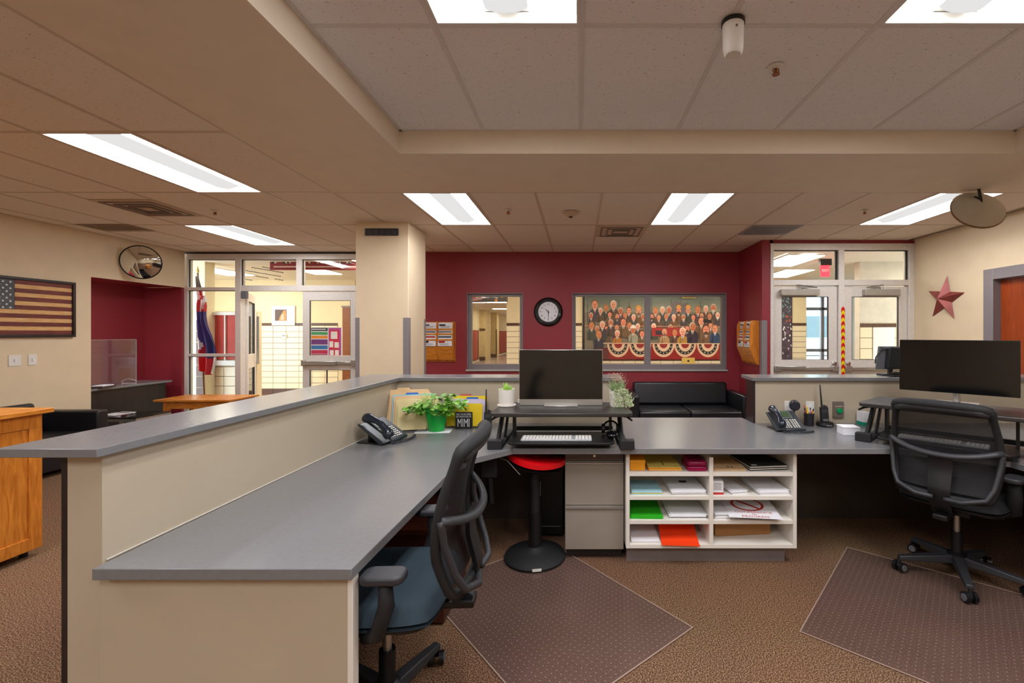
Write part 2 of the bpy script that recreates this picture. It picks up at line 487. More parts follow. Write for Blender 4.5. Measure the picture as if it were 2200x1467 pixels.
# walls
wl = struct('wall_left')
b = MB(); b.box(-6.28, -6.13, -3, 5.67, 0, 2.96); b.box(-6.28, -6.13, 5.67, 7.02, 2.17, 2.96)
b.build('painted_panel', M_cream, wl)
b = MB(); b.box(-6.85, -6.73, 3.9, 7.05, 0, 2.3); b.box(-6.73, -6.165, 7.0, 7.05, 0, 2.17); b.box(-6.73, -6.281, 4.0, 7.0, 2.171, 2.25); b.box(-6.73, -6.281, 3.9, 4.0, 0, 2.3)
b.box(-6.28, -6.13, 5.671, 7.0, 2.168, 2.17)
b.build('alcove_lining', M_red, wl)
wbk = struct('wall_back')
W1 = (-1.726, -0.863); W2 = (-0.087, 2.306); WZ = (0.887, 2.084); YB = 7.02
b = MB()
b.box(-2.5, 2.51, YB, YB+0.15, WZ[1], 2.96); b.box(-2.5, 2.51, YB, YB+0.15, 0, WZ[0])
b.box(-2.5, W1[0], YB, YB+0.15, WZ[0], WZ[1]); b.box(W1[1], W2[0], YB, YB+0.15, WZ[0], WZ[1]); b.box(W2[1], 2.51, YB, YB+0.15, WZ[0], WZ[1])
b.build('maroon_panel', M_red, wbk)
MB().box(-6.17, -2.5, 7.05, 7.15, Z_at(545, 7.05), 2.96).build('header_strip', M_espresso, wbk)
wr = struct('wall_return')
b = MB(); b.box(2.51, 2.66, 6.15, 7.17, 0, 2.96)
b.build('maroon_panel', M_red, wr)
MB().box(2.62, 4.74, 6.15, 6.25, Z_at(523, 6.15), 2.96).build('header_strip', M_red, wr)
wri = struct('wall_right')
DY0, DY1, DZ = 4.02, 5.02, 2.105
b = MB(); b.box(4.59, 4.74, DY1, 6.3, 0, 2.96); b.box(4.59, 4.74, DY0, DY1, DZ, 2.96); b.box(4.59, 4.74, -3, DY0, 0, 2.96)
b.build('painted_panel', M_cream, wri)
wb2 = struct('wall_rear')
MB().box(-6.28, 4.74, -3.1, -3.0, 0, 2.96).build('painted_panel', M_cream, wb2)

# column with recessed speaker grille, corner guards
co = struct('wall_column')
MB().box(-2.55, -1.945, 5.165, 5.745, 0, HC+0.05).build('column_shaft', M_cream, co, bevel=0.004)
sg = MB(); sg.box(X_at(785, 5.16), X_at(856, 5.16), 5.145, 5.164, Z_at(506, 5.16), Z_at(491, 5.16))
g = sg.build('wall_grille', M_dark, bevel=0.002); tag(g, 'small dark rectangular speaker grille set high on the cream column', 'grille')
b = MB()
for k in range(5): b.box(X_at(790+k*13, 5.145), X_at(800+k*13, 5.145), 5.140, 5.1455, Z_at(502, 5.145), Z_at(495, 5.145))
b.build('grille_slot', M_dgrey, g)
def guard(x, y, sx, sy, label, z0, z1, wd=0.075):
    b = MB()
    b.prism([(x-sx*0.004, y-sy*0.004), (x+sx*wd, y-sy*0.004), (x+sx*wd, y-sy*0.0005), (x-sx*0.0005, y-sy*0.0005), (x-sx*0.0005, y+sy*wd), (x-sx*0.004, y+sy*wd)], z0, z1)
    o = b.build('corner_guard', M_frame, bevel=0.001)
    tag(o, label, 'corner guard', 'grey corner guards')
guard(-2.55, 5.165, 1, 1, 'grey corner guard on the left edge of the cream column', 0.1, 1.64, 0.045)
guard(-1.945, 5.165, -1, 1, 'grey corner guard on the front right edge of the cream column', 0.1, 1.64, 0.06)
guard(-1.945, 5.745, -1, -1, 'grey corner guard on the far right edge of the cream column', 0.1, 1.64, 0.06)
guard(2.51, 6.15, 1, 1, 'grey corner guard on the maroon corner beside the entrance doors', 0.1, Z_at(688, 6.15), 0.07)

# ---------------- windows in the maroon wall
def win(name, xa, xb, mull=None):
    s = struct(name)
    z0, z1 = WZ; f = MB(); yf = YB+0.045; t = 0.05
    f.box(xa, xa+t, yf, yf+0.1, z0, z1); f.box(xb-t, xb, yf, yf+0.1, z0, z1)
    f.box(xa+t, xb-t, yf, yf+0.1, z1-0.045, z1); f.box(xa+t, xb-t, yf, yf+0.1, z0, z0+0.09)
    if mull: f.box(mull[0], mull[1], yf-0.004, yf+0.104, z0+0.09, z1-0.045)
    # jamb lining
    f.box(xa-0.004, xa+0.008, YB-0.006, yf, z0, z1); f.box(xb-0.008, xb+0.004, YB-0.006, yf, z0, z1); f.box(xa, xb, YB-0.006, yf, z1-0.008, z1+0.004)
    f.build('window_frame', M_frame, s, bevel=0.002)
    MB().box(xa-0.02, xb+0.02, YB-0.03, yf+0.01, z0-0.015, z0+0.01).build('window_sill', mat('sill_grey', (176, 172, 166), 0.4), s, bevel=0.002)
    segs = [(xa+t, xb-t)] if not mull else [(xa+t, mull[0]), (mull[1], xb-t)]
    for a, c in segs: MB().box(a, c, yf+0.05, yf+0.056, z0+0.09, z1-0.045).build('pane', M_glass, s)
    return s
win('window_1', *W1)
win('window_2', *W2, mull=(X_at(1385, 7.1), X_at(1397, 7.1)))

# ---------------- door_1 : storefront on the left
YS = 7.05
sf = struct('door_1')
def X7(p): return X_at(p, YS)
def Z7(p): return Z_at(p, YS)
f = MB()
f.box(X7(391), X7(403), YS, YS+0.1, 0, Z7(545)); f.box(X7(403), X7(775), YS, YS+0.1, Z7(557), Z7(545))
f.box(X7(505), X7(517), YS-0.002, YS+0.102, 0, Z7(557)); f.box(X7(636), X7(648), YS, YS+0.1, Z7(614), Z7(557))
f.box(X7(403), X7(505), YS, YS+0.1, Z7(624), Z7(617)); f.box(X7(517), X7(775), YS, YS+0.1, Z7(625), Z7(613))
f.box(X7(403), X7(505), YS, YS+0.1, Z7(766), Z7(760)); f.box(X7(403), X7(505), YS, YS+0.1, 0, 0.12)
f.box(X7(767), X7(780), YS, YS+0.1, 0, Z7(557))
f.build('storefront_frame', M_alu, sf, bevel=0.003)
for (a, c, t0, t1) in ((403,505,617,557), (517,636,613,557), (648,767,613,557), (403,505,760,624), (403,505,856+60,766)):
    MB().box(X7(a)+0.002, X7(c)-0.002, YS+0.047, YS+0.053, max(Z7(t0), 0.12)+0.002, Z7(t1)-0.002).build('pane', M_glass, sf)
    q = MB(); xa, xb, za, zb = X7(a), X7(c), max(Z7(t0), 0.12), Z7(t1)
    q.box(xa, xa+0.008, YS+0.03, YS+0.046, za, zb); q.box(xb-0.008, xb, YS+0.03, YS+0.046, za, zb); q.box(xa+0.008, xb-0.008, YS+0.03, YS+0.046, zb-0.008, zb)
    q.build('gasket', M_aludark, sf)
def leaf(parent, wd, ht, rails, bar_z, side=1, name='door_leaf'):
    """aluminium door leaf in local coords: hinge at x=0, extends +x, front face at y=0"""
    o = MB(); st = 0.11
    o.box(0, st, 0, 0.045, 0.01, ht); o.box(wd-st, wd, 0, 0.045, 0.01, ht)
    z = 0.01
    for (a, c) in rails: o.box(st, wd-st, 0, 0.045, a, c)
    lf = o.build(name, M_alu, parent, bevel=0.002)
    for i in range(len(rails)-1):
        a, c = rails[i][1], rails[i+1][0]
        MB().box(st, wd-st, 0.02, 0.026, a, c).build('pane', M_glass, lf)
        q = MB(); q.box(st, st+0.006, 0.002, 0.019, a, c); q.box(wd-st-0.006, wd-st, 0.002, 0.019, a, c); q.box(st+.006, wd-st-.006, 0.002, 0.019, c-0.006, c)
        q.build('gasket', M_aludark, lf)
    return lf
zt = Z7(626)
# right leaf, closed
lf = leaf(sf, X7(766)-X7(648), zt, [(0.01, 0.25), (Z7(795), Z7(764)), (Z7(645), zt)], 0)
lf.location = (X7(648)+0.003, YS+0.02, 0)
o = MB(); o.box(0.02, 0.55, -0.06, -0.012, Z7(784), Z7(776)); o.box(0.55, 0.82, -0.045, -0.012, Z7(783), Z7(777)); o.box(0.0, 0.06, -0.05, 0.0, Z7(786), Z7(774)); o.box(0.78, 0.84, -0.05, 0.0, Z7(787), Z7(773))
o.build('push_bar', M_silver, lf, bevel=0.004)
# left leaf, swung out into the hallway
l2 = leaf(sf, 0.90, zt, [(0.01, 0.25), (Z7(795), Z7(764)), (Z7(645), zt)], 0)
l2.location = (X7(517)+0.03, YS+0.11, 0); l2.rotation_euler = (0, 0, math.radians(119))
o = MB(); o.box(0.08, 0.8, 0.05, 0.1, Z7(784), Z7(776)); o.box(0.80, 0.84, -0.06, -0.02, Z7(790), Z7(675)); o.build('push_bar', M_silver, l2, bevel=0.004)
o = MB(); o.box(X7(522), X7(534), YS-0.05, YS, Z7(642), Z7(626)); o.build('door_closer', M_mgrey, sf, bevel=0.004)

# ---------------- door_2 : entrance double doors on the right
YE = 6.15
de = struct('door_2')
def XE(p): return X_at(p, YE)
def ZE(p): return Z_at(p, YE)
f = MB()
f.box(XE(1655), XE(1662), YE-0.01, YE+0.1, 0, ZE(523)); f.box(XE(1952), 4.588, YE-0.01, YE+0.1, 0, ZE(523))
f.box(XE(1662), XE(1952), YE-0.01, YE+0.1, ZE(537), ZE(523)); f.box(XE(1662), XE(1952), YE-0.01, YE+0.1, ZE(613), ZE(601))
f.box(XE(1801), XE(1813), YE-0.014, YE+0.1, 0, ZE(537)+0.001)
f.build('door_frame', M_alu, de, bevel=0.003)
for a, c in ((1662, 1801), (1813, 1952)):
    MB().box(XE(a)+.001, XE(c)-.001, YE+0.047, YE+0.053, ZE(601)+.001, ZE(537)-.001).build('pane', M_glass, de)
    q = MB(); q.box(XE(a), XE(c), YE+0.03, YE+0.046, ZE(537)-0.01, ZE(537)); q.box(XE(c)-0.018, XE(c), YE+0.02, YE+0.046, ZE(601), ZE(537)-0.01)
    q.build('gasket', M_aludark, de)
def entr(x0, x1, hinge_left):
    zt = ZE(615); rails = [(0.01, 0.25), (0.30, ZE(772)), (ZE(637), zt)]
    lf = MB(); wd = x1-x0; st = 0.115
    lf.box(0, st, 0, 0.045, 0.01, zt); lf.box(wd-st, wd, 0, 0.045, 0.01, zt)
    lf.box(st, wd-st, 0, 0.045, ZE(637), zt); lf.box(st, wd-st, 0, 0.045, 0.01, ZE(773))
    L = lf.build('door_leaf', M_alu, de, bevel=0.002, loc=(x0, YE+0.02, 0))
    MB().box(st, wd-st, 0.02, 0.026, ZE(773), ZE(637)).build('pane', M_glass, L)
    q = MB(); a, c = ZE(773), ZE(637)
    q.box(st, st+0.007, 0.002, 0.019, a, c); q.box(wd-st-0.007, wd-st, 0.002, 0.019, a, c); q.box(st+.007, wd-st-.007, 0.002, 0.019, c-0.007, c); q.box(st+.007, wd-st-.007, 0.002, 0.019, a, a+.005)
    q.build('gasket', M_aludark, L)
    # closer body, arm
    q = MB(); xa, xb = ((0.08, 0.60) if hinge_left else (wd-0.62, wd-0.14))
    q.box(xa, xb, -0.075, -0.001, ZE(635), ZE(622))
    q.build('door_closer', mat('closer_grey', (176, 168, 156), 0.4, metal=0.3), L, bevel=0.006)
    q = MB(); s_ = 1 if hinge_left else -1; xm = (xa+xb)/2
    q.tube([(xm, -0.05, ZE(622)), (xm, -0.05, ZE(619)), (xm+s_*0.22, -0.08, ZE(618)), (xm-s_*0.05, -0.02, ZE(612))], 0.010, 6)
    q.cyl((xm, -0.05, ZE(622)), (xm, -0.05, ZE(617.5)), 0.02, n=10)
    q.build('closer_arm', M_silver, L)
    # push bar
    q = MB(); zc = ZE(790.5)
    q.box(0.04, wd-0.04, -0.05, -0.016, zc-0.03, zc+0.012); q.box(0.05 if hinge_left else wd-0.4, 0.42 if hinge_left else wd-0.05, -0.062, -0.016, zc-0.012, zc+0.026)
    q.box(0.0, 0.09, -0.055, 0.0, zc-0.045, zc+0.03); q.box(wd-0.09, wd, -0.055, 0.0, zc-0.045, zc+0.03)
    q.build('push_bar', M_silver, L, bevel=0.005)
    q = MB(); xk = wd-0.05 if hinge_left else 0.05
    q.box(xk-0.028, xk+0.028, -0.03, 0.0, ZE(786), ZE(777)); q.cyl((xk, -0.055, ZE(781)), (xk, -0.03, ZE(781)), 0.02, n=10)
    q.build('lock', M_chrome, L, bevel=0.003)
    return L
entr(XE(1663), XE(1800), True)
entr(XE(1814), XE(1951), False)
# warning chevron tape on the centre mullion
tp = struct('trim_1', de)
xa, xb = XE(1806), XE(1813.5)
b = MB(); zt0, zt1 = 0.4, ZE(660)
n = 0; z = zt1; h = 0.049
while z > zt0:
    xm = (xa+xb)/2; c = (206, 22, 22) if n % 2 == 0 else (236, 208, 16)
    b.prism_y([(xa, z-h-0.018), (xm, z-h+0.012), (xb, z-h-0.018), (xb, z-0.018), (xm, z+0.012), (xa, z-0.018)], YE-0.0185, YE-0.0145, 0, c)
    z -= h; n += 1
b.name = ''
tt = b.build('chevron_tape', M_gloss, de)
bpy.data.objects.remove(tp)

# ---------------- door_3 : wood door in the right wall
d3 = struct('door_3')
f = MB()
f.box(4.575, 4.73, DY1-0.05, DY1+0.07, 0, DZ+0.07); f.box(4.575, 4.73, DY0-0.07, DY0+0.05, 0, DZ+0.07); f.box(4.575, 4.73, DY0+0.05, DY1-0.05, DZ-0.05, DZ+0.07)
f.build('door_frame', M_frame, d3, bevel=0.004)
lf = MB().box(4.66, 4.70, DY0+0.053, DY1-0.053, 0.01, DZ-0.053).build('door_leaf', M_cherry, d3, bevel=0.002)
q = MB(); q.cyl((4.66, DY0+0.13, 1.0), (4.62, DY0+0.13, 1.0), 0.03, n=14); q.cyl((4.625, DY0+0.13, 1.0), (4.625, DY0+0.25, 1.0), 0.009, n=10); q.build('door_handle', M_chrome, lf)

# baseboards (dark rubber cove base)
M_base = mat('cove_base', (66, 44, 40), 0.5)
bb = struct('baseboard_left'); MB().box(-6.13, -6.118, -3, 5.67, 0, 0.1).build('cove_strip', M_base, bb)
bb = struct('baseboard_back'); MB().box(-2.45, 2.51, YB-0.012, YB, 0, 0.1).build('cove_strip', M_base, bb)
bb = struct('baseboard_right'); b = MB(); b.box(4.578, 4.59, DY1+0.08, 6.13, 0, 0.1); b.box(4.578, 4.59, -3, DY0-0.08, 0, 0.1); b.build('cove_strip', M_base, bb)

# ================================================================== HALLWAY BEYOND
YH = 10.7
hf = struct('floor_hallway')
b = MB(); b.box(-9.5, 7.4, 7.17, 12.6, -0.06, -0.001); b.box(2.66, 4.59, 6.25, 7.17, -0.06, -0.001); b.box(-5.3, -1.7, 12.6, 40, -0.06, -0.001); b.box(-9.5, -5.3, 12.6, 12.7, -0.06, -0.001)
b.build('terrazzo_slab', M_terr, hf)
hc = struct('ceiling_hallway')
M_hc = mat('hall_ceiling', (224, 214, 196), 0.8, var=0.02)
b = MB(); b.box(-9.5, 7.4, 7.17, 12.6, HC+0.0, HC+0.06); b.box(4.9, 7.4, 6.15, 7.17, HC, HC+0.06); b.box(2.66, 4.9, 6.25, 7.17, HC, HC+0.06); b.box(-5.5, -1.5, 12.6, 40, HC, HC+0.06)
b.build('ceiling_slab', M_hc, hc)
hw = struct('wall_hallway')
b = MB()
b.box(-9.5, -5.3, YH, YH+0.2, 0, HC); b.box(-1.7, 5.42, YH, YH+0.2, 0, HC)
b.box(-9.6, -9.5, 7.17, 12.6, 0, HC)
b.box(-5.5, -5.3, YH+0.2, 40, 0, HC); b.box(-1.7, -1.5, YH+0.2, 40, 0, HC); b.box(-5.5, -1.5, 40, 40.2, 0, HC)
b.build('painted_panel', M_hallw, hw)
wd = struct('wall_vestibule')
M_vest = mat('vestibule_paint', (214, 208, 196), 0.6)
b = MB(); b.box(5.0, 7.4, 8.0, 8.15, 0, HC); b.box(4.74, 7.5, 6.05, 6.15, 0, HC)
b.box(7.4, 7.5, 6.15, 8.15, 0, HC)
b.build('painted_panel', M_vest, wd)

# glazed wall tiles (each a piece)
tmesh = {}
def wall_tile(parent, x0, x1, z0, z1, y, m=None, th=0.012):
    m = m or M_ctile
    key = (round(x1-x0, 3), round(z1-z0, 3), m.name)
    if key not in tmesh:
        hx, hz = (x1-x0)/2-0.005, (z1-z0)/2-0.005
        tmesh[key] = MB().box(-hx, hx, -th, 0, -hz, hz).build('wall_tile', m, parent, loc=((x0+x1)/2, y, (z0+z1)/2))
    else: inst(tmesh[key], 'wall_tile', parent, ((x0+x1)/2, y, (z0+z1)/2))
def tile_field(parent, x0, x1, y, z0=0.15, z1=1.64, tw=0.30, thh=0.1325, base=True, trim=True):
    n = max(1, round((x1-x0)/tw)); tw = (x1-x0)/n
    nz = max(1, round((z1-z0)/thh)); hz = (z1-z0)/nz
    MB().box(x0, x1, y-0.003, y, z0, z1).build('grout_bed', M_grout, parent)
    for i in range(n):
        for j in range(nz): wall_tile(parent, x0+i*tw, x0+(i+1)*tw, z0+j*hz, z0+(j+1)*hz, y-0.003)
        if base: wall_tile(parent, x0+i*tw, x0+(i+1)*tw, 0, 0.15, y-0.003, M_brown)
        if trim: wall_tile(parent, x0+i*tw, x0+(i+1)*tw, z1, z1+0.07, y-0.003, M_brown)
tile_field(hw, -7.85, -5.60-0.1, YH)
tile_field(hw, -1.70, -1.10, YH, z0=0.6, base=False)
tile_field(hw, -0.32, 0.10, YH, z0=0.6, base=False)
tile_field(hw, 0.16, 3.46, YH, z0=0.62, z1=0.885, base=False, trim=False)
tile_field(hw, 5.06, 5.42, YH, z0=0.62, base=False)
tile_field(wd, 5.0, 6.5, 8.0, z0=0.62, z1=1.57, tw=0.23, thh=0.19, base=False)
# pilaster by the flag
wp = struct('wall_pilaster')
xa, xb, xc = X_at(409, 8.0), X_at(424, 8.0), X_at(442, 8.0)
MB().box(xa, xb, 8.0, 8.2, 0, HC).build('painted_panel', M_hallw, wp)
MB().box(xb, xc, 7.98, 8.2, 0, HC).build('painted_return', M_hallw, wp)
k = 0; z = 0.1
while z < 1.6:
    wall_tile(wp, xa, xb, z, z+0.2, 8.0-0.001); wall_tile(wp, xb, xc, z, z+0.2, 7.98-0.001, M_brown); z += 0.2

# deep corridor pilasters and locker bank
b = MB()
for (x1, y0, y1) in ((-5.0, 24.2, 25.5), (-4.95, 27.4, 28.2)):
    b.box(-5.3, x1, y0, y1, 0, HC)
b.build('corridor_pilaster', mat('corridor_tan', (214, 190, 140), 0.6), hw)
b = MB(); b.box(-5.3, -4.98, 24.15, 24.19, 0, 0.2); b.box(-5.3, -4.93, 27.35, 27.39, 0, 0.2); b.box(-5.3, -4.98, 24.15, 24.19, 1.62, 1.72); b.box(-4.985, -4.93, 27.3, 27.39, 0, 1.7)
b.build('corridor_trim', M_brown, hw)
lk = thing('locker_bank', 'row of dark red lockers far down the hallway seen through the small window', 'lockers', (-5.3, 29, 0))
bankm = MB().box(0, 0.06, 0, 9, 0.1, 1.62).build('locker_body', mat('locker_dark', (112, 40, 34), 0.5), lk)
src = MB().box(0.061, 0.085, 0.02, 0.43, 0.14, 1.6).build('locker_door', mat('locker_red', (176, 66, 54), 0.4), lk)
for i in range(1, 20): inst(src, 'locker_door', lk, (0, 0.45*i, 0))
lk2 = copy_tree(lk); lk2.location = (-5.3, 17.5, 0); lk2['label'] = 'red lockers at the left edge of the small window, before the pillars'
for c in kids(lk2):
    if 'locker_door' in c.name and c.location.y > 5.5: bpy.data.objects.remove(c)
    elif 'locker_body' in c.name: c.scale = (1, 6.3/9, 1)

# ---------------- outer glazing with daylight
og = struct('window_3')
f = MB(); yo = 12.5
for x in (5.42, 6.02, 6.75, 7.3): f.box(x, x+0.08, yo, yo+0.1, 0, HC)
for z in (0, 0.95, 2.1, 2.62): f.box(5.42, 7.4, yo, yo+0.1, z, z+0.08)
f.build('window_frame', mat('lilac_grey', (150, 146, 160), 0.4, metal=0.3), og, bevel=0.004)
for a, c in ((5.5, 6.02), (6.1, 6.75), (6.83, 7.3)):
    MB().box(a, c, yo+0.04, yo+0.046, 0.08, 2.62).build('pane', M_glass, og)
MB().box(5.42, 5.5, 10.9, 12.5, 0, HC).build('side_jamb', M_vest, og)
MB().box(7.4, 7.5, 8.15, 12.6, 0, HC).build('side_wall', M_vest, og)
ext = struct('ground_outside')
MB().box(-2, 40, 12.7, 60, -0.2, -0.05).build('paving', mat('pale_paving', (188, 196, 196), 0.8), ext)
ob = MB(); ob.box(9, 26, 30, 34, 0, 4.0)
o = ob.build('wall_panel', mat('far_building', (170, 190, 196), 0.8)); o.name = 'far_building'; tag(o, 'pale building outside seen through the glazed entrance doors', 'building')
q = MB()
for i in range(6): q.box(10+2.6*i, 11.6+2.6*i, 29.95, 30, 1.2, 2.6)
q.build('window', mat('far_pane', (90, 110, 120), 0.2), o)
# ================================================================== CEILING FIXTURES
def troffer(label, x, y, z, wx, wy):
    t = thing('ceiling_light', label, 'ceiling light', (x+wx/2, y+wy/2, z), 0, 'recessed fluorescent ceiling lights')
    hx, hy = wx/2-0.012, wy/2-0.012
    f = MB()
    f.box(-hx, -hx+0.012, -hy, hy, 0.0, 0.05); f.box(hx-0.012, hx, -hy, hy, 0, 0.05); f.box(-hx+.012, hx-.012, -hy, -hy+0.012, 0, 0.05); f.box(-hx+.012, hx-.012, hy-0.012, hy, 0, 0.05)
    f.build('frame', M_wht, t)
    # curved side reflectors glow, a translucent basket runs along the middle
    r = MB()
    def refl(s):
        def fn(u, v): return (s*(0.10+(hx-0.115)*u), -hy+0.015+(2*hy-0.03)*v, 0.052-0.045*u*u)
        return fn
    r.grid(refl(1), 6, 1); r.grid(refl(-1), 6, 1)
    r.build('reflector', M_lightw, t, norm=False)
    bk = MB()
    def bas(u, v):
        a = PI*u; return (0.1*math.cos(a), -hy+0.05+(2*hy-0.1)*v, 0.05-0.032*math.sin(a))
    bk.grid(bas, 8, 1, 0.002)
    bk.build('basket', M_lightb, t)
    e = MB(); e.box(-hx+.012, hx-.012, -hy+.012, hy-.012, 0.053, 0.056); e.build('back_plate', M_wht, t)
    return t
names_lo = ['long bright ceiling light over the waiting area nearest the left edge', 'smaller bright ceiling light above the left storefront doors',
 'bright ceiling light just right of the cream column', 'bright ceiling light above the middle of the maroon wall', 'bright ceiling light partly hidden by the round hanging mirror',
 'ceiling light over the waiting area left of the counter', 'ceiling light at the rear left of the room']
for nm, (x, y) in zip(names_lo, LIGHTS_LO): troffer(nm, x, y, HC, 0.61, 1.22)
names_up = ['bright ceiling light cut by the top edge in the raised ceiling, left one', 'bright ceiling light cut by the top edge in the raised ceiling, right one', 'ceiling light in the raised ceiling behind, left', 'ceiling light in the raised ceiling behind, right']
for nm, (x, y) in zip(names_up, LIGHTS_UP): troffer(nm, x, y, UC, 0.687, 1.22)

def strip(label, x0, x1, y0, y1, z=HC):
    t = thing('hallway_light', label, 'ceiling light', ((x0+x1)/2, (y0+y1)/2, z), 0, 'hallway ceiling lights')
    a, b = (x1-x0)/2, (y1-y0)/2
    MB().box(-a, a, -b, b, -0.012, -0.0005).build('frame', M_wht, t)
    MB().box(-a+0.02, a-0.02, -b+0.02, b-0.02, -0.02, -0.0121).build('diffuser', M_halll, t)
strip('hallway light nearest the left storefront pane', -5.6, -5.0, 8.4, 9.6)
strip('hallway light above the storefront door, seen through its transom', -3.9, -3.3, 7.6, 8.8)
strip('hallway light in the far left transom', -7.6, -7.0, 8.6, 9.8)
strip('hallway light behind the small window', -0.8, -0.2, 8.4, 9.6)
strip('hallway light in front of the crowd mural', 1.6, 2.2, 8.6, 9.8)
strip('hallway light behind the left entrance transom', 3.37, 4.0, 7.25, 8.45)
strip('second hallway light behind the left entrance transom', 4.1, 4.7, 8.9, 10.1)
strip('vestibule light behind the right entrance door', 6.0, 6.6, 6.6, 7.6)
strip('hallway light before the display case', -8.6, -8.0, 7.5, 8.2)
for i, y in enumerate((14.0, 18.0, 23.0, 27.5, 33.0)):
    strip(['nearest thin light bar across the long corridor, at the left pane edge', 'long thin light bar crossing the corridor ceiling from the left', 'thin light bar ending at the tiled wall edge, middle of the corridor', 'short thin light bar deep in the corridor, near the tiled wall', 'tiny furthest light bar at the end of the corridor'][i], -5.0+0.3*i, -3.2+0.3*i, y, y+0.5)

def diffuser(label, x, y, w, d, white=True, col=None):
    t = thing('air_vent', label, 'air vent', (x, y, HC), 0, 'ceiling air vents')
    MB().box(-w/2, w/2, -d/2, d/2, -0.006, 0.003).build('face_plate', col or M_wht, t, bevel=0.001)
    for k in range(3):
        s = 0.42-0.12*k; b = MB()
        a, c = w*s, d*s
        for (x0, x1, y0, y1) in ((-a, a, -c, -c+0.02), (-a, a, c-0.02, c), (-a, -a+0.02, -c+.02, c-.02), (a-0.02, a, -c+.02, c-.02)):
            b.box(x0, x1, y0, y1, -0.012-0.004*k, -0.0062)
        b.build('louvre_ring', mat('louvre_shade', (120, 108, 100), 0.5), t)
M_vent = mat('vent_beige', (200, 176, 152), 0.5)
diffuser('square air vent in the ceiling over the waiting area', -4.36, 4.58, 0.6, 0.6, col=M_vent)
diffuser('square air vent in the ceiling before the maroon wall', 0.53, 5.62, 0.6, 0.6, col=M_vent)
def grille(label, x, y, w, d, col):
    t = thing('return_grille', label, 'air vent', (x, y, HC), 0)
    MB().box(-w/2, w/2, -d/2, d/2, -0.005, 0.003).build('face_plate', col, t)
    b0 = MB().box(-w/2+0.03, w/2-0.03, -0.006, 0.006, -0.009, -0.0052).build('slat', col, t); b0.location.y = -d/2+0.05
    k = int((d-0.1)/0.03)
    for i in range(1, k): inst(b0, 'slat', t, (0, -d/2+0.05+0.03*i, 0))
grille('flat return air grille in the ceiling close to the left wall', -5.55, 5.42, 0.6, 0.35, mat('grille_tan', (150, 130, 110), 0.5))
grille('pale blue grey return air grille in the ceiling before the entrance doors', 2.36, 5.55, 0.6, 0.5, mat('grille_blue', (150, 150, 156), 0.5))

def sprinkler(label, x, y, z, r=0.035):
    t = thing('sprinkler', label, 'sprinkler', (x, y, z), 0, 'ceiling sprinklers')
    MB().lathe([(r, 0), (r, -0.004), (r*0.6, -0.012), (0.001, -0.012)], 16).build('escutcheon', M_wht, t, smooth=True)
    b = MB(); b.cyl((0, 0, -0.011), (0, 0, -0.04), 0.008, n=8); b.cyl((0, 0, -0.04), (0, 0, -0.044), 0.02, n=12); b.tube([(-0.012, 0, -0.012), (-0.016, 0, -0.026), (0, 0, -0.04), (0.016, 0, -0.026), (0.012, 0, -0.012)], 0.003, 6)
    b.build('sprinkler_head', mat('brass', (150, 90, 50), 0.3, metal=0.8), t)
def Pc(px, py, h): d = 968*h/(716-py); return (px-1242)/968*d, d
x, y = Pc(462, 453, 1.27); sprinkler('small sprinkler head in the waiting area ceiling', x, y, HC)
x, y = Pc(1092, 451, 1.27); sprinkler('small sprinkler head right of the ceiling light by the column', x, y, HC)
x, y = Pc(1858, 452, 1.27); sprinkler('small sprinkler head in the ceiling left of the round hanging mirror', x, y, HC)
x, y = Pc(1667, 143, 1.43); sprinkler('white ringed sprinkler head in the raised ceiling', x, y, UC, 0.04)
t = thing('smoke_detector', 'round white smoke detector in the ceiling before the maroon wall', 'smoke detector', (*Pc(1226, 456, 1.27), HC))
MB().lathe([(0.085, 0), (0.085, -0.012), (0.06, -0.022), (0.06, -0.03), (0.04, -0.045), (0.001, -0.048)], 20).build('housing', M_vent, t, smooth=True)
MB().cyl((0.0, 0, -0.044), (0.0, 0, -0.055), 0.02, n=12).build('sensor', M_dark, t)
# white cylinder on a black base
x, y = Pc(1575, 46, 1.43)
t = thing('ceiling_sensor', 'white cylindrical sensor with black collar hanging from raised ceiling', 'sensor', (x, y, UC))
MB().lathe([(0.052, 0), (0.052, -0.018), (0.001, -0.018)], 24).build('collar', M_blk, t, smooth=True)
MB().lathe([(0.048, -0.0181), (0.045, -0.13), (0.040, -0.15), (0.034, -0.156), (0.001, -0.156)], 28).build('body', M_wht, t, smooth=True)
MB().cyl((0.0, -0.052, -0.05), (0.0, -0.045, -0.05), 0.005, n=8).build('screw', M_mgrey, t)

# convex mirrors
t = thing('convex_mirror', 'round convex security mirror high on the left wall by the storefront', 'mirror', (-5.85, 6.03, 2.42), 0, rot=(0, 0, 0))
R = Euler((math.radians(99), 0, math.radians(24))).to_matrix().to_4x4()
def dome(u, v):
    a = 2*PI*u; r = 0.26*v; return (r*math.cos(a), r*math.sin(a), 0.07*(1-v*v))
m = MB(R); m.grid(dome, 36, 10); m.build('mirror_glass', M_mirror, t, smooth=True, ang=180)
m = MB(R); m.tube([(0.262*math.cos(2*PI*i/40), 0.262*math.sin(2*PI*i/40), 0) for i in range(40)], 0.009, 8, closed=True); m.build('rim', M_blk, t, smooth=True)
m = MB(R); m.lathe([(0.255, -0.004), (0.255, -0.012), (0.001, -0.012)], 32); m.build('back_board', M_dark, t)
m = MB(); m.tube([tuple(R @ Vector((0, 0, -0.012))), (-0.06, 0.03, 0.03), (-0.14, 0.03, 0.03)], 0.012, 8); m.build('bracket', M_blk, t)
t.scale = (0.84, 0.84, 0.84); t.location = (-5.90, 6.08, 2.42)

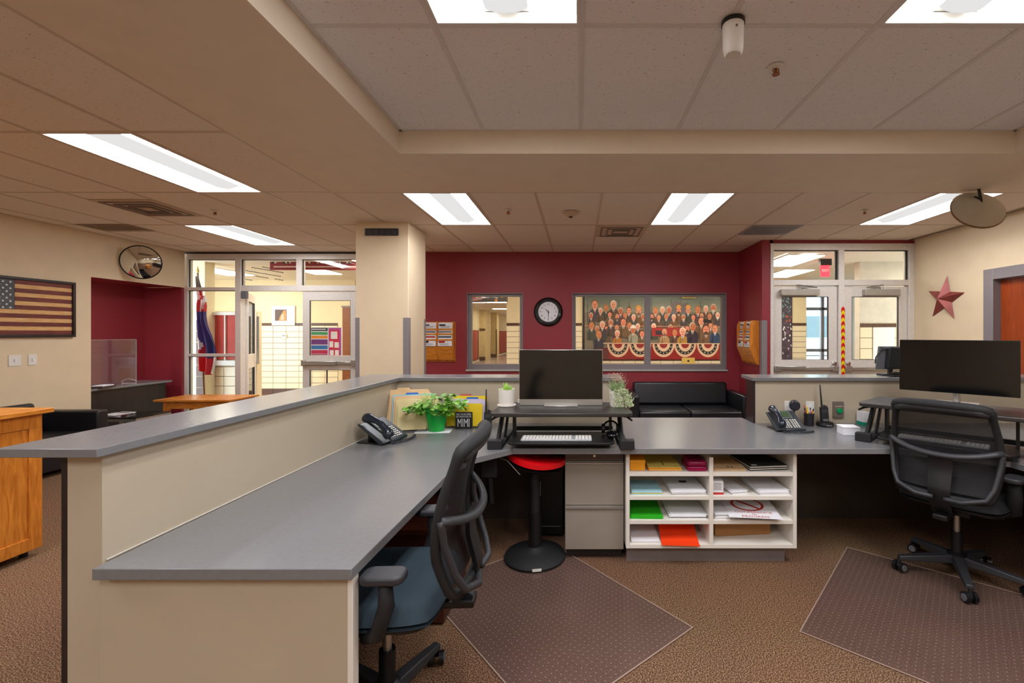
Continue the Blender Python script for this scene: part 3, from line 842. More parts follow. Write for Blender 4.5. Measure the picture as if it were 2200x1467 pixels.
x, y = Pc(2092, 453, 1.12)
t = thing('hanging_mirror', 'round convex mirror seen from its brown back hanging below ceiling', 'mirror', (3.50, 3.95, 2.54))
R = Euler((math.radians(-118), 0, math.radians(-12))).to_matrix().to_4x4()
m = MB(R); m.lathe([(0.001, -0.010), (0.20, -0.010), (0.205, -0.006), (0.205, 0.004), (0.2, 0.006), (0.001, 0.006)], 40); m.build('back_board', mat('hardboard', (122, 84, 50), 0.6, var=0.15), t, smooth=True)
m = MB(R); m.grid(lambda u, v: (0.2*v*math.cos(2*PI*u), 0.2*v*math.sin(2*PI*u), -0.011-0.05*(1-v*v)), 32, 8); m.build('mirror_glass', M_mirror, t, smooth=True, ang=180)
m = MB(R); m.lathe([(0.12, 0.0065), (0.115, 0.009), (0.001, 0.009)], 32); m.build('hub_plate', mat('hub_grey', (104, 92, 78), 0.5), t)
m = MB(R); m.box(-0.018, 0.018, -0.018, 0.018, 0.0095, 0.02); m.build('bracket_nut', M_tray, t)
for (lx, ly) in ((-0.13, -0.1), (0.1, 0.13)):
    m = MB(R); m.box(lx-0.03, lx+0.03, ly-0.015, ly+0.015, 0.0065, 0.008); m.build('sticker', mat('tan_sticker', (170, 140, 104), 0.7), t)
m = MB(); m.tube([(0, 0, 0.0), (0.01, -0.03, 0.05), (0.03, 0.02, 0.19)], 0.012, 8); m.build('bracket', M_dark, t)

# unseen light added inside the alcove, behind the wall corner, to brighten it
t = thing('added_alcove_light', 'slim unseen light added to brighten the maroon alcove, behind the wall corner', 'ceiling light', (-6.5, 4.9, 2.171))
MB().box(-0.15, 0.15, -0.5, 0.5, -0.012, -0.0005).build('frame', M_wht, t)
MB().box(-0.13, 0.13, -0.48, 0.48, -0.02, -0.0121).build('diffuser', M_lightw, t)
# exit sign
t = thing('exit_sign', 'red lit exit sign on a black bracket behind the entrance transom', 'exit sign', (4.22, 7.7, HC))
MB().box(-0.09, 0.10, -0.03, 0.03, -0.11, 0).build('bracket', M_blk, t)
MB().box(-0.07, 0.07, -0.02, 0.02, -0.30, -0.112).build('sign_face', emit_mat('exit_red', (255, 40, 50), 2.2), t)
MB().text('EXIT', 0.06, wallM(0, -0.021, -0.2, '-y'), 0.001).build('lettering', M_wht, t)
# ================================================================== RECEPTION DESK
# left low partition (runs away from camera then turns right)
p = thing('low_partition', 'beige laminate partition wall under the long left grey ledge', 'partition')
b = MB()
b.prism([(-1.587, 1.40), (-1.478, 1.40), (-1.430, 3.57), (0.36, 3.57), (0.36, 3.70), (-1.57, 3.70)], 0.0, 1.085)
b.build('inner_panel', M_lam, p, bevel=0.001)
b = MB(); b.prism([(-1.612, 1.405), (-1.5875, 1.405), (-1.5705, 3.7005), (0.36, 3.7005), (0.36, 3.725), (-1.595, 3.725)], 0.0, 1.085)
b.build('outer_panel', M_espresso, p, bevel=0.001)
MB().prism([(-1.4765, 1.41), (-1.4735, 1.41), (-1.4265, 3.56), (-1.4300, 3.56)], 0.7505, 0.7535).build('caulk_line', M_wht, p)
l1 = MB(); l1.prism([(-1.76, 1.355), (-1.447, 1.355), (-1.402, 3.54), (0.345, 3.54), (0.365, 3.83), (-1.75, 3.83)], 1.0855, 1.112)
o = l1.build('ledge_counter', M_grey, bevel=0.002); tag(o, 'long grey laminate ledge on top of the left partition wall', 'counter')
l1 = MB(); l1.prism([(1.372, 3.54), (4.0, 3.54), (4.0, 3.83), (1.385, 3.83)], 1.0855, 1.112)
o = l1.build('ledge_counter', M_grey, bevel=0.002); tag(o, 'grey laminate ledge on the right partition before the entrance doors', 'counter')
p = thing('low_partition', 'beige laminate partition wall under the right ledge, behind the desk phone', 'partition')
b = MB(); b.box(1.40, 4.0, 3.57, 3.70, 0, 1.085); b.box(3.6, 3.72, 0.9, 3.57, 0, 1.085); b.build('inner_panel', M_lam, p, bevel=0.001)
b = MB(); b.box(1.385, 1.3995, 3.56, 3.72, 0, 1.085); b.box(1.40, 4.0, 3.701, 3.72, 0, 1.085); b.build('outer_panel', M_espresso, p, bevel=0.001)
# knee wall below the gap
p = MB().box(0.3605, 1.3845, 3.6, 3.7, 0, 0.7145).build('back_panel', M_lam, bevel=0.001); tag(p, 'beige panel closing the desk gap between the two partitions', 'panel')
# dark sheets standing in for the shade of the knee space under the worktop
o = MB().box(-1.43, -0.1, 3.555, 3.5695, 0.0, 0.7145).build('knee_shade_panel', mat('knee_shade_brown', (60, 50, 42), 0.5)); tag(o, 'dark brown sheet standing in for knee space shade behind the red stool', 'panel')
o = MB().box(1.40, 3.59, 3.555, 3.5695, 0.0, 0.7145).build('knee_shade_panel', MATS['knee_shade_brown']); tag(o, 'dark brown sheet standing in for shade under the right desk beside the shelf unit', 'panel')
# worktop
wt = MB(); wt.prism([(-1.466, 1.358), (-0.683, 1.358), (-0.655, 2.42), (-0.60, 2.56), (-0.40, 2.775), (1.96, 2.775), (2.40, 2.50), (2.40, 0.95), (3.595, 0.95), (3.595, 3.565), (1.3995, 3.565), (1.38, 3.80), (0.37, 3.80), (0.361, 3.565), (-1.428, 3.565)], 0.715, 0.75)
o = wt.build('desk_worktop', M_grey, bevel=0.0025); tag(o, 'grey laminate desk worktop running round the whole reception area', 'worktop')
# end panel of left desk
p = thing('desk_end_panel', 'beige laminate end panel closing the near end of the left desk', 'panel')
MB().box(-1.4775, -0.712, 1.392, 1.425, 0, 0.7145).build('panel', M_lam, p, bevel=0.001)
MB().box(-0.7115, -0.695, 1.390, 1.427, 0, 0.7145).build('edge_band', M_lamw, p, bevel=0.001)
p = MB().box(2.44, 3.59, 0.97, 0.995, 0, 0.7145).build('desk_end_panel', M_lam); tag(p, 'beige end panel of the right desk, near the right frame edge', 'panel')
# support leg with grey post on the right
o = MB(); o.box(2.46, 2.50, 2.35, 2.39, 0.0, 0.7145); o.box(2.42, 2.54, 2.31, 2.43, 0, 0.012); o.box(2.43, 2.53, 2.32, 2.42, 0.70, 0.7145)
o = o.build('support_post', M_dgrey, bevel=0.002); tag(o, 'dark square post supporting the right desk corner', 'post')

# ---------------- white cubby shelf
SX0, SX1, SY = 0.301, 1.374, 2.83
t = thing('shelf_unit', 'white open cubby shelf unit with eight compartments under the desk', 'shelf', ((SX0+SX1)/2, SY, 0))
hw_ = (SX1-SX0)/2
MB().box(-hw_, -hw_+0.023, 0, 0.46, 0.109, 0.712).build('side_panel', M_lamw, t, bevel=0.001)
MB().box(hw_-0.023, hw_, 0, 0.46, 0.109, 0.712).build('side_panel', M_lamw, t, bevel=0.001)
MB().box(-0.0125, 0.0125, 0.0015, 0.44, 0.133, 0.68).build('divider', M_lamw, t, bevel=0.001)
MB().box(-hw_+.023, hw_-.023, 0.44, 0.46, 0.109, 0.712).build('back_board', M_lamw, t)
MB().box(-hw_+.023, hw_-.023, 0.001, 0.44, 0.109, 0.1325).build('bottom_board', M_lamw, t, bevel=0.001)
MB().box(-hw_+.023, hw_-.023, 0.04, 0.44, 0.69, 0.712).build('top_board', M_lamw, t, bevel=0.001)
ROW = [0.133, 0.285, 0.437, 0.586]       # floor heights of the rows, bottom up
for z in ROW[1:]:
    for (a, c) in ((-hw_+.0235, -0.013), (0.013, hw_-.0235)):
        MB().box(a, c, 0.002, 0.438, z-0.024, z).build('shelf', M_lamw, t, bevel=0.001)
MB().box(-hw_+0.01, hw_-0.05, 0.06, 0.08, 0.0, 0.109).build('toe_kick', mat('kick_grey', (128, 120, 120), 0.4), t)
def sx(px): return (px-1242)/968*2.85
# contents: each paper stack one thing
def stack(name, label, cat, x0, x1, y0, y1, z, h, m, rz=0, sheets=3, edge=None, group=None, jit=0.006):
    cx_, cy_ = (x0+x1)/2, (y0+y1)/2
    t = thing(name, label, cat, (cx_, cy_, z+0.0006), rz, group)
    hh = h/sheets
    ms = m if isinstance(m, list) else [m]
    for k in range(sheets):
        dx, dy = random.uniform(-jit, jit), random.uniform(-jit, jit)
        a, c = (x1-x0)/2-jit, (y1-y0)/2-jit
        MB().box(-a+dx, a+dx, -c+dy, c+dy, hh*k, hh*(k+1)-0.0004).build('sheet_layer', ms[k % len(ms)], t)
    return t
M_or = mat('orange_paper', (246, 150, 26), 0.7); M_amb = mat('amber_box', (250, 168, 20), 0.5)
M_mag = mat('magenta_plastic', (150, 12, 70), 0.25); M_grn = mat('green_paper', (40, 180, 20), 0.7); M_redor = mat('red_orange_folder', (246, 66, 16), 0.5)
M_man = mat('manila', (236, 200, 150), 0.75, var=0.03); M_man2 = mat('manila_pale', (232, 214, 160), 0.75, var=0.03); M_yel = mat('yellow_paper', (240, 222, 120), 0.75); M_kraft = mat('kraft_card', (160, 112, 62), 0.75)
M_ink = mat('ink', (30, 30, 36), 0.7); M_redink = mat('red_ink', (186, 40, 34), 0.6); M_lblue = mat('pale_blue_paper', (170, 214, 226), 0.7)
z4, z3, z2, z1 = ROW[3], ROW[2], ROW[1], ROW[0]
# row 4 left
t = thing('card_box', 'amber yellow box at the left end of the top left compartment', 'box', (sx(1371), SY+0.09, z4+0.0005))
MB().box(-0.048, 0.048, -0.05, 0.13, 0, 0.062).build('box_body', M_amb, t, bevel=0.003); MB().box(-0.049, 0.049, -0.052, 0.132, 0.045, 0.066).build('lid', M_amb, t, bevel=0.003)
t = stack('folder_stack', 'orange folders lying in the top left compartment', 'folders', sx(1392), sx(1467), SY+0.03, SY+0.36, z4, 0.022, [M_or, M_yel, M_or], sheets=5)
b = MB()
for i in range(3): b.cyl((0.0+0.0, -0.1+0.03*i, 0.0224), (0, -0.1+0.03*i, 0.0232), 0.007, n=10)
b.build('punched_dot', M_ink, t)
t = thing('plastic_case', 'glossy magenta plastic case in the top left compartment', 'case', (sx(1499), SY+0.12, z4+0.0005))
MB().prism(rrect(0.125, 0.20, 0.02), 0, 0.03).build('case_base', M_mag, t, bevel=0.006, seg=3); MB().prism(rrect(0.122, 0.197, 0.02), 0.031, 0.062).build('case_lid', M_mag, t, bevel=0.012, seg=4)
# row 4 right
t = stack('envelope_stack', 'peach manila envelopes in the top right compartment', 'envelopes', sx(1534), sx(1607), SY+0.03, SY+0.33, z4, 0.012, M_man, sheets=3)
MB().text('75', 0.05, Matrix.Translation((0.01, -0.11, 0.0122)), 0.0002).build('handwriting', M_ink, t)
t = stack('binder_pair', 'two black folders stacked askew in the top right compartment', 'folders', sx(1606), sx(1692), SY+0.04, SY+0.32, z4, 0.034, [M_blkmat, M_wht, M_blkmat, M_wht, M_blkmat], rz=0.12, sheets=5, jit=0.002)
MB().box(-0.11, -0.075, -0.135, -0.115, 0.0338, 0.0345).build('label', M_wht, t)
# row 3 left
t = stack('paper_stack', 'cream and yellow papers in the second compartment row, left end', 'papers', sx(1356), sx(1426), SY+0.02, SY+0.27, z3, 0.018, [M_lblue, M_yel, M_yel, M_paper], sheets=5)
t = stack('paper_stack', 'white papers beside the cream stack in the left second row', 'papers', sx(1440), sx(1518), SY+0.02, SY+0.3, z3, 0.026, M_paper, rz=0.03, sheets=5)
MB().box(-0.02, 0.03, 0.02, 0.06, 0.0262, 0.0266).build('black_mark', M_ink, t)
# row 3 right
t = thing('card_box', 'small white box with red edge in the right second row', 'box', (sx(1544), SY+0.09, z3+0.0005))
MB().box(-0.034, 0.034, -0.06, 0.1, 0.012, 0.085).build('box_body', M_paper, t, bevel=0.002); MB().box(-0.0345, 0.0345, -0.061, 0.1, 0, 0.0119).build('red_edge', M_redink, t)
b = MB()
for i in range(6): b.box(-0.028, 0.018 if i % 2 else 0.026, -0.0615, -0.0605, 0.03+i*0.008, 0.0315+i*0.008)
b.build('print_line', M_ink, t)
stack('paper_stack', 'narrow white envelopes in the middle of the right second row', 'papers', sx(1563), sx(1603), SY+0.03, SY+0.3, z3, 0.022, M_paper, rz=0.18, sheets=4)
stack('paper_stack', 'wide ream of white paper at the right of the second row', 'papers', sx(1626), sx(1696), SY+0.02, SY+0.34, z3, 0.026, M_paper, rz=0.06, sheets=5)
# row 2 left
stack('paper_stack', 'bright green papers in the third row, left compartment', 'papers', sx(1355), sx(1428), SY+0.02, SY+0.36, z2, 0.016, M_grn, sheets=4, rz=-0.03)
t = stack('paper_stack', 'white stack with black band beside the green papers', 'papers', sx(1438), sx(1521), SY+0.02, SY+0.32, z2, 0.024, [M_paper, M_ink, M_paper, M_paper, M_paper], sheets=5)
# row 2 right
t = stack('paper_stack', 'white booklets under the red lettered sign in the third row', 'papers', sx(1536), sx(1602), SY+0.02, SY+0.28, z2, 0.03, M_paper, sheets=5)
t = thing('paper_sign', 'white sheet with red crossed circle and CONFERENCE IN PROGRESS lettering', 'sign', (sx(1626), SY+0.15, z2+0.036), -0.16, rot=(0.035, 0.0, -0.12))
MB().box(-0.165, 0.155, -0.19, 0.20, -0.0008, 0.0).build('sheet', M_paper, t)
q = MB()
n = 36; R0, R1 = 0.105, 0.088; vs = []; fs = []
for i in range(n):
    a = 2*PI*i/n; vs += [(R0*math.cos(a)-0.01, R0*math.sin(a)+0.02, 0.0004), (R1*math.cos(a)-0.01, R1*math.sin(a)+0.02, 0.0004)]
for i in range(n):
    j = (i+1) % n; fs.append((2*i, 2*j, 2*j+1, 2*i+1))
q.add(vs, fs); q.cbox((-0.01, 0.02, 0.0003), (0.02, 0.18, 0.0004), rz=0.75)
q.build('crossed_circle', M_redink, t)
q = MB(); q.text('CONFERENCE', 0.036, Matrix.Translation((0, -0.105, 0.0005)), 0.0002); q.text('IN', 0.03, Matrix.Translation((0, -0.135, 0.0005)), 0.0002); q.text('PROGRESS', 0.036, Matrix.Translation((0, -0.167, 0.0005)), 0.0002)
q.build('lettering', M_redink, t)
# row 1
stack('paper_stack', 'white papers on the floor of the lowest left compartment', 'papers', sx(1356), sx(1421), SY+0.03, SY+0.32, z1, 0.018, M_paper, sheets=4)
t = thing('plastic_folder', 'bright red orange folder leaning out of the lowest left compartment', 'folder', (sx(1462), SY+0.10, z1+0.004), 0, rot=(0, 0, -0.06))
b = MB()
def fld(u, v): 
    y = -0.13+0.34*v
    z = 0.004+max(0, v-0.12)**1.15*0.115
    return (-0.118+0.236*u, y, z)
b.grid(fld, 4, 10, 0.002); b.build('cover', M_redor, t, smooth=True)
t = thing('card_box', 'long brown cardboard box lying askew in the lowest right compartment', 'box', (sx(1608), SY+0.19, z1+0.0005), 0.10)
MB().box(-0.19, 0.19, -0.06, 0.06, 0, 0.088).build('box_body', M_kraft, t, bevel=0.002); MB().box(-0.2005, 0.2005, -0.003, 0.003, 0.0881, 0.0886).build('tape', M_man2, t)

# ---------------- filing pedestal
t = thing('filing_cabinet', 'taupe metal pedestal with pencil drawer and two file drawers', 'cabinet', (0.105, 2.90, 0))
MB().box(-0.19, 0.19, 0.02, 0.55, 0.06, 0.712).build('body', M_tray, t, bevel=0.002)
MB().box(-0.18, 0.18, 0.05, 0.52, 0, 0.06).build('plinth', M_dark, t)
M_tp = mat('pencil_front', (92, 82, 76), 0.5)
def drawer(z0, z1, m):
    d = MB().box(-0.188, 0.188, 0.0, 0.019, z0, z1).build('drawer', m, t, bevel=0.002)
    b = MB(); b.prism_x([(0.0, z1-0.003), (-0.012, z1-0.006), (-0.012, z1-0.014), (-0.006, z1-0.02), (0.0, z1-0.02)], -0.186, 0.186); b.build('drawer_pull', M_silver, d)
    return d
d = MB().box(-0.188, 0.188, 0.0, 0.019, 0.64, 0.705).build('drawer', M_tp, t, bevel=0.002)
MB().cyl((0.0, -0.004, 0.672), (0, 0.0, 0.672), 0.009, n=12).build('lock', M_chrome, d)
drawer(0.355, 0.635, M_tray); drawer(0.07, 0.35, M_tray)

# ---------------- black tower and bits below the desk
t = thing('computer_tower', 'black computer tower standing in shadow between stool and pedestal', 'computer', (-0.215, 3.22, 0))
MB().box(-0.11, 0.11, 0, 0.32, 0.02, 0.56).build('case', M_blk, t, bevel=0.006)
MB().box(-0.06, -0.052, -0.004, 0.0, 0.30, 0.40).build('trim_strip', M_silver, t); MB().box(-0.1, 0.09, -0.004, 0.0, 0.08, 0.086).build('base_strip', M_mgrey, t)
b = MB(); [b.box(x, x+0.03, y, y+0.03, 0, 0.02) for x in (-0.1, 0.07) for y in (0.02, 0.27)]; b.build('foot', M_blk, t)
t = thing('clamp_crank', 'black desk clamp with cable hanging under the corner worktop', 'clamp', (-0.56, 2.86, 0.7145))
MB().box(-0.05, 0.05, -0.04, 0.04, -0.16, 0).build('clamp_body', M_blkmat, t, bevel=0.006)
MB().cyl((0, 0, -0.16), (0.01, 0, -0.33), 0.02, n=10).build('screw_post', M_blk, t)
MB().tube([(0.03, -0.03, -0.02), (0.12, -0.05, -0.05), (0.16, -0.06, -0.09), (0.20, -0.07, -0.13)], 0.0022, 6).build('cable', M_tray, t)

# ---------------- red wobble stool
t = thing('wobble_stool', 'active stool with red seat, black column and round black base', 'stool', (-0.28, 2.93, 0))
MB().lathe([(0.12, 0), (0.195, 0.004), (0.2, 0.02), (0.19, 0.035), (0.10, 0.055), (0.05, 0.075), (0.04, 0.09), (0.001, 0.09)], 40).build('base', M_blkmat, t, smooth=True, ang=50)
MB().cyl((0, 0, 0.085), (0, 0, 0.30), 0.045, 0.04, n=20).build('outer_column', M_blk, t, smooth=True)
MB().cyl((0, 0, 0.30), (0, 0, 0.575), 0.032, n=20).build('inner_column', M_blkmat, t, smooth=True)
R = Euler((math.radians(-4), math.radians(9), 0)).to_matrix().to_4x4(); T = Matrix.Translation((0, 0, 0.6)) @ R
m = MB(T)
def seat(u, v):
    a = 2*PI*u; r = v; x = 0.195*r*math.cos(a); y = 0.175*r*math.sin(a)
    return (x, y, 0.025+0.028*(x/0.19)**2*1.0-0.01*r*r*r)
m.grid(seat, 36, 8, 0.032); m.build('seat', mat('red_vinyl', (224, 10, 22), 0.4, var=0.05), t, smooth=True, ang=60)
m = MB(T); m.lathe([(0.03, -0.045), (0.08, -0.035), (0.165, -0.006), (0.17, 0.0), (0.001, 0.0)], 30); m.build('seat_shell', M_blk, t, smooth=True)
MB().cbox((0.03, -0.196, 0.022), (0.055, 0.006, 0.014), rz=0.16).build('sticker', M_wht, t)

# ---------------- chair mats (clear vinyl, studded)
M_mat = mat('clear_mat', (124, 98, 90), 0.2, alpha=0.36, spec=0.6, var=0.1, vscale=2)
M_stud = mat('mat_edge', (196, 168, 150), 0.3, alpha=0.55)
def floor_mat(label, c, ang, L, W):
    t = thing('chair_mat', label, 'chair mat', (c[0], c[1], 0.0), ang, 'clear chair mats')
    MB().prism([(0, 0), (L, 0), (L, W), (0, W)], 0.0008, 0.0038).build('vinyl_sheet', M_mat, t)
    e = MB(); k = 0.006
    e.box(0, L, 0, k, 0.0039, 0.006); e.box(0, L, W-k, W, 0.0039, 0.006); e.box(0, k, k, W-k, 0.0039, 0.006); e.box(L-k, L, k, W-k, 0.0039, 0.006)
    e.build('rim', M_stud, t)
    s = MB(); n = 0
    x = 0.03
    while x < L-0.02:
        y = 0.03
        while y < W-0.02:
            s.add([(x-0.003, y-0.002, 0.0045), (x+0.003, y-0.002, 0.0045), (x+0.003, y+0.002, 0.0045), (x-0.003, y+0.002, 0.0045)], [(0,1,2,3)]); y += 0.030
        x += 0.030
    o = s.build('stud', M_stud, t, norm=False); o['kind'] = 'stuff'
    return t
floor_mat('clear plastic chair mat under the red stool, corner pointing right', (0.571, 2.23), math.atan2(0.766, -0.643), 1.2, 0.90)
floor_mat('clear plastic chair mat under the right office chair', (1.08, 2.20), math.atan2(-0.653, 0.757), 1.5, 1.15)

# ================================================================== OFFICE CHAIRS
def office_chair(label, loc, rz, seat_m, base_rot, lift=0.0):
    t = thing('office_chair', label, 'chair', loc, rz)
    L = lift
    # five star base
    for i in range(5):
        a = base_rot+2*PI*i/5; ca, sa = math.cos(a), math.sin(a)
        b = MB(Euler((0, 0, a)).to_matrix().to_4x4())
        b.add([(0.02,-0.03,0.085),(0.02,0.03,0.085),(0.02,0.028,0.135),(0.02,-0.028,0.135),(0.31,-0.02,0.07),(0.31,0.02,0.07),(0.31,0.016,0.095),(0.31,-0.016,0.095)],
              [(0,1,2,3),(7,6,5,4),(0,4,5,1),(1,5,6,2),(2,6,7,3),(3,7,4,0)])
        leg = b.build('leg', M_dgrey, t, bevel=0.005)
        c = MB(Matrix.Translation((ca*0.305, sa*0.305, 0)) @ Euler((0, 0, a+0.5)).to_matrix().to_4x4())
        for s in (-1, 1): c.cyl((0, s*0.010, 0.028), (0, s*0.030, 0.028), 0.028, n=18)
        c.cyl((0.012, 0, 0.03), (0.0, 0, 0.078), 0.010, n=8)
        cs = c.build('caster', M_blk, leg, smooth=True)
        r = MB(Matrix.Translation((ca*0.305, sa*0.305, 0)) @ Euler((0, 0, a+0.5)).to_matrix().to_4x4())
        for s in (-1, 1): r.cyl((0, s*0.0301, 0.028), (0, s*0.0335, 0.028), 0.019, n=18)
        r.build('wheel_cap', M_mgrey, leg, smooth=True)
    MB().lathe([(0.045, 0.08), (0.048, 0.14), (0.03, 0.15), (0.03, 0.27), (0.001, 0.27)], 18).build('hub', M_blk, t, smooth=True)
    MB().cyl((0, 0, 0.26), (0, 0, 0.385+L), 0.016, n=14).build('gas_post', M_silver, t, smooth=True)
    b = MB(); b.box(-0.09, 0.09, -0.14, 0.10, 0.375+L, 0.425+L); b.cyl((-0.09, 0.02, 0.40+L), (-0.24, 0.02, 0.395+L), 0.006, n=8); b.cyl((0.09, -0.05, 0.40+L), (0.22, -0.05, 0.395+L), 0.006, n=8)
    b.build('tilt_mechanism', M_blk, t, bevel=0.006)
    # seat
    MB().prism(rrect(0.47, 0.44, 0.08, cy=0.0), 0.424+L, 0.444+L).build('seat_pan', M_blk, t, bevel=0.006)
    def top(u, v):
        x = -1+2*u; y = -1+2*v
        f = (1-abs(x)**5)*(1-abs(y)**5)
        sx_ = x*0.25*(1-0.10*abs(y)**4); sy_ = y*0.24*(1-0.10*abs(x)**4)
        z = 0.45+L+0.055*max(0,f)**0.35 - (0.03*max(0, y-0.6)**2*4) + 0.01*abs(x)**2
        return (sx_, sy_, z)
    b = MB(); b.grid(top, 20, 20, 0.0)
    b.grid(lambda u, v: (top(u, v)[0], top(u, v)[1], 0.4445+L), 20, 20)
    # skirt
    b.build('seat_cushion', seat_m, t, smooth=True, ang=180)
    # backrest: curved frame
    zt, zb = 1.03+L, 0.55+L; 
    def bp(x, z, zb=zb, zt=zt):      # centre surface of the back: x -1..1, z height; returns point
        k = (z-zb)/(zt-zb)
        w_ = 0.215+0.025*math.sin(PI*min(1, k*1.1))
        y = -0.26-0.07*max(0,k)**1.5+0.035*math.sin(PI*k)*0.9 - 0.03*(1-x*x)*0.9
        if k < 0.25: y -= (0.25-k)*0.10
        return Vector((x*w_, y, z))
    outl = []
    for i in range(17): outl.append(bp(1, zb+(zt-0.03-zb)*i/16))
    for i in range(1, 12): outl.append(bp(math.cos(PI*i/12), zt-0.03+0.03*abs(math.sin(PI*i/12))**0.5))
    for i in range(17): outl.append(bp(-1, zt-0.03-(zt-0.03-zb)*i/16))
    for i in range(1, 12): outl.append(bp(-math.cos(PI*i/12), zb-0.03*abs(math.sin(PI*i/12))**0.5))
    b = MB()
    rs = []
    for p_ in outl:
        k = (p_.z-zb)/(zt-zb); rs.append(0.017+0.010*max(0, k-0.85)/0.15)
    b.tube(outl, rs, 10, closed=True); b.build('back_frame', M_dgrey if False else M_blkmat, t, smooth=True, ang=180)
    # padded top rail
    b = MB(); b.tube([bp(-0.97+1.94*i/14, zt-0.02)+Vector((0, -0.006, 0.002-0.02*abs(-1+2*i/14)**6)) for i in range(15)], [0.018]+[0.024]*13+[0.018], 12); b.build('top_rail', M_dgrey, t, smooth=True, ang=180)
    b = MB(); b.grid(lambda u, v: tuple(bp(-0.97+1.94*u, zb+0.0+(zt-0.02-zb)*v)+Vector((0, 0.004, 0))), 14, 18); b.build('mesh_back', M_meshf, t, smooth=True, ang=180)
    # lumbar bow, swept outwards behind
    zl = 0.80+L; bow = []
    for i in range(19):
        x = -1+2*i/18; q = bp(x, zl-0.045*max(0,1-abs(x)**2.2))
        bow.append(q+Vector((x*0.012, -0.012-0.065*max(0,1-abs(x)**2.6), 0.0)))
    b = MB(); b.tube(bow, 0.017, 10, flat=0.75); b.build('lumbar_bow', M_mgrey if False else M_dgrey, t, smooth=True, ang=180)
    # lower side wings and spine
    for s in (-1, 1):
        q0 = bp(s, zl); pts = [q0+Vector((s*0.012, -0.012, 0)), bp(s*1.02, zl-0.08)+Vector((0, -0.03, 0)), bp(s*1.0, zb+0.06)+Vector((0, -0.045, 0)), bp(s*0.92, zb-0.0)+Vector((0, -0.045, 0)), bp(s*0.5, zb-0.03)+Vector((0, -0.045, 0)), bp(s*0.12, zb-0.035)+Vector((0, -0.022, 0))]
        # smooth
        fine = []
        for i in range(len(pts)-1):
            for k in range(4): fine.append(pts[i].lerp(pts[i+1], k/4))
        fine.append(pts[-1])
        b = MB(); b.tube(fine, 0.013, 8); b.build('back_support', M_dgrey, t, smooth=True, ang=180)
    b = MB()
    def spine(u, v):
        z = 0.40+L+(zl-0.05-0.40-L)*v; w_ = 0.045+0.012*v
        q = bp(0, max(z, zb)); y = q.y-0.055+ (0.10*(1-v)**4)
        return ((-w_+2*w_*u), y+0.008*abs(-1+2*u)**2, z)
    b.grid(spine, 6, 14, 0.018); b.build('spine', M_blk, t, smooth=True)
    MB().box(-0.035, 0.035, -0.33, -0.12, 0.385+L, 0.415+L).build('back_bracket', M_blk, t, bevel=0.006)
    # arms
    for s in (-1, 1):
        b = MB(); b.tube([(s*0.10, 0.02, 0.415+L), (s*0.22, -0.02, 0.415+L), (s*0.262, -0.07, 0.45+L), (s*0.268, -0.10, 0.54+L), (s*0.266, -0.095, 0.622+L)], [0.018, 0.020, 0.024, 0.026, 0.022], 10, flat=1.3)
        a_ = b.build('arm_post', M_blkmat, t, smooth=True, ang=180)
        MB().prism([(s*0.266+p[0], p[1]) for p in rrect(0.085, 0.14, 0.032, cy=-0.092)], 0.622+L, 0.650+L).build('arm_pad', M_dgrey, t, bevel=0.009, seg=3, smooth=True)
    return t
M_meshf = mesh_fabric_mat('chair_mesh', (20, 20, 24), 0.30, 620)
M_teal = mat('slate_blue_fabric', (36, 52, 62), 0.85, var=0.1, bump=0.3, bscale=300)
office_chair('black mesh office chair with slate blue seat at the left desk, seen side on', (-0.72, 1.70, 0.0), math.radians(92), M_teal, 0.9, lift=0.05)
c2 = office_chair('black mesh office chair seen from behind at the right workstation', (2.27, 2.70, 0.006), math.radians(-53), M_blkmat, math.radians(230+53+10), lift=0.03)

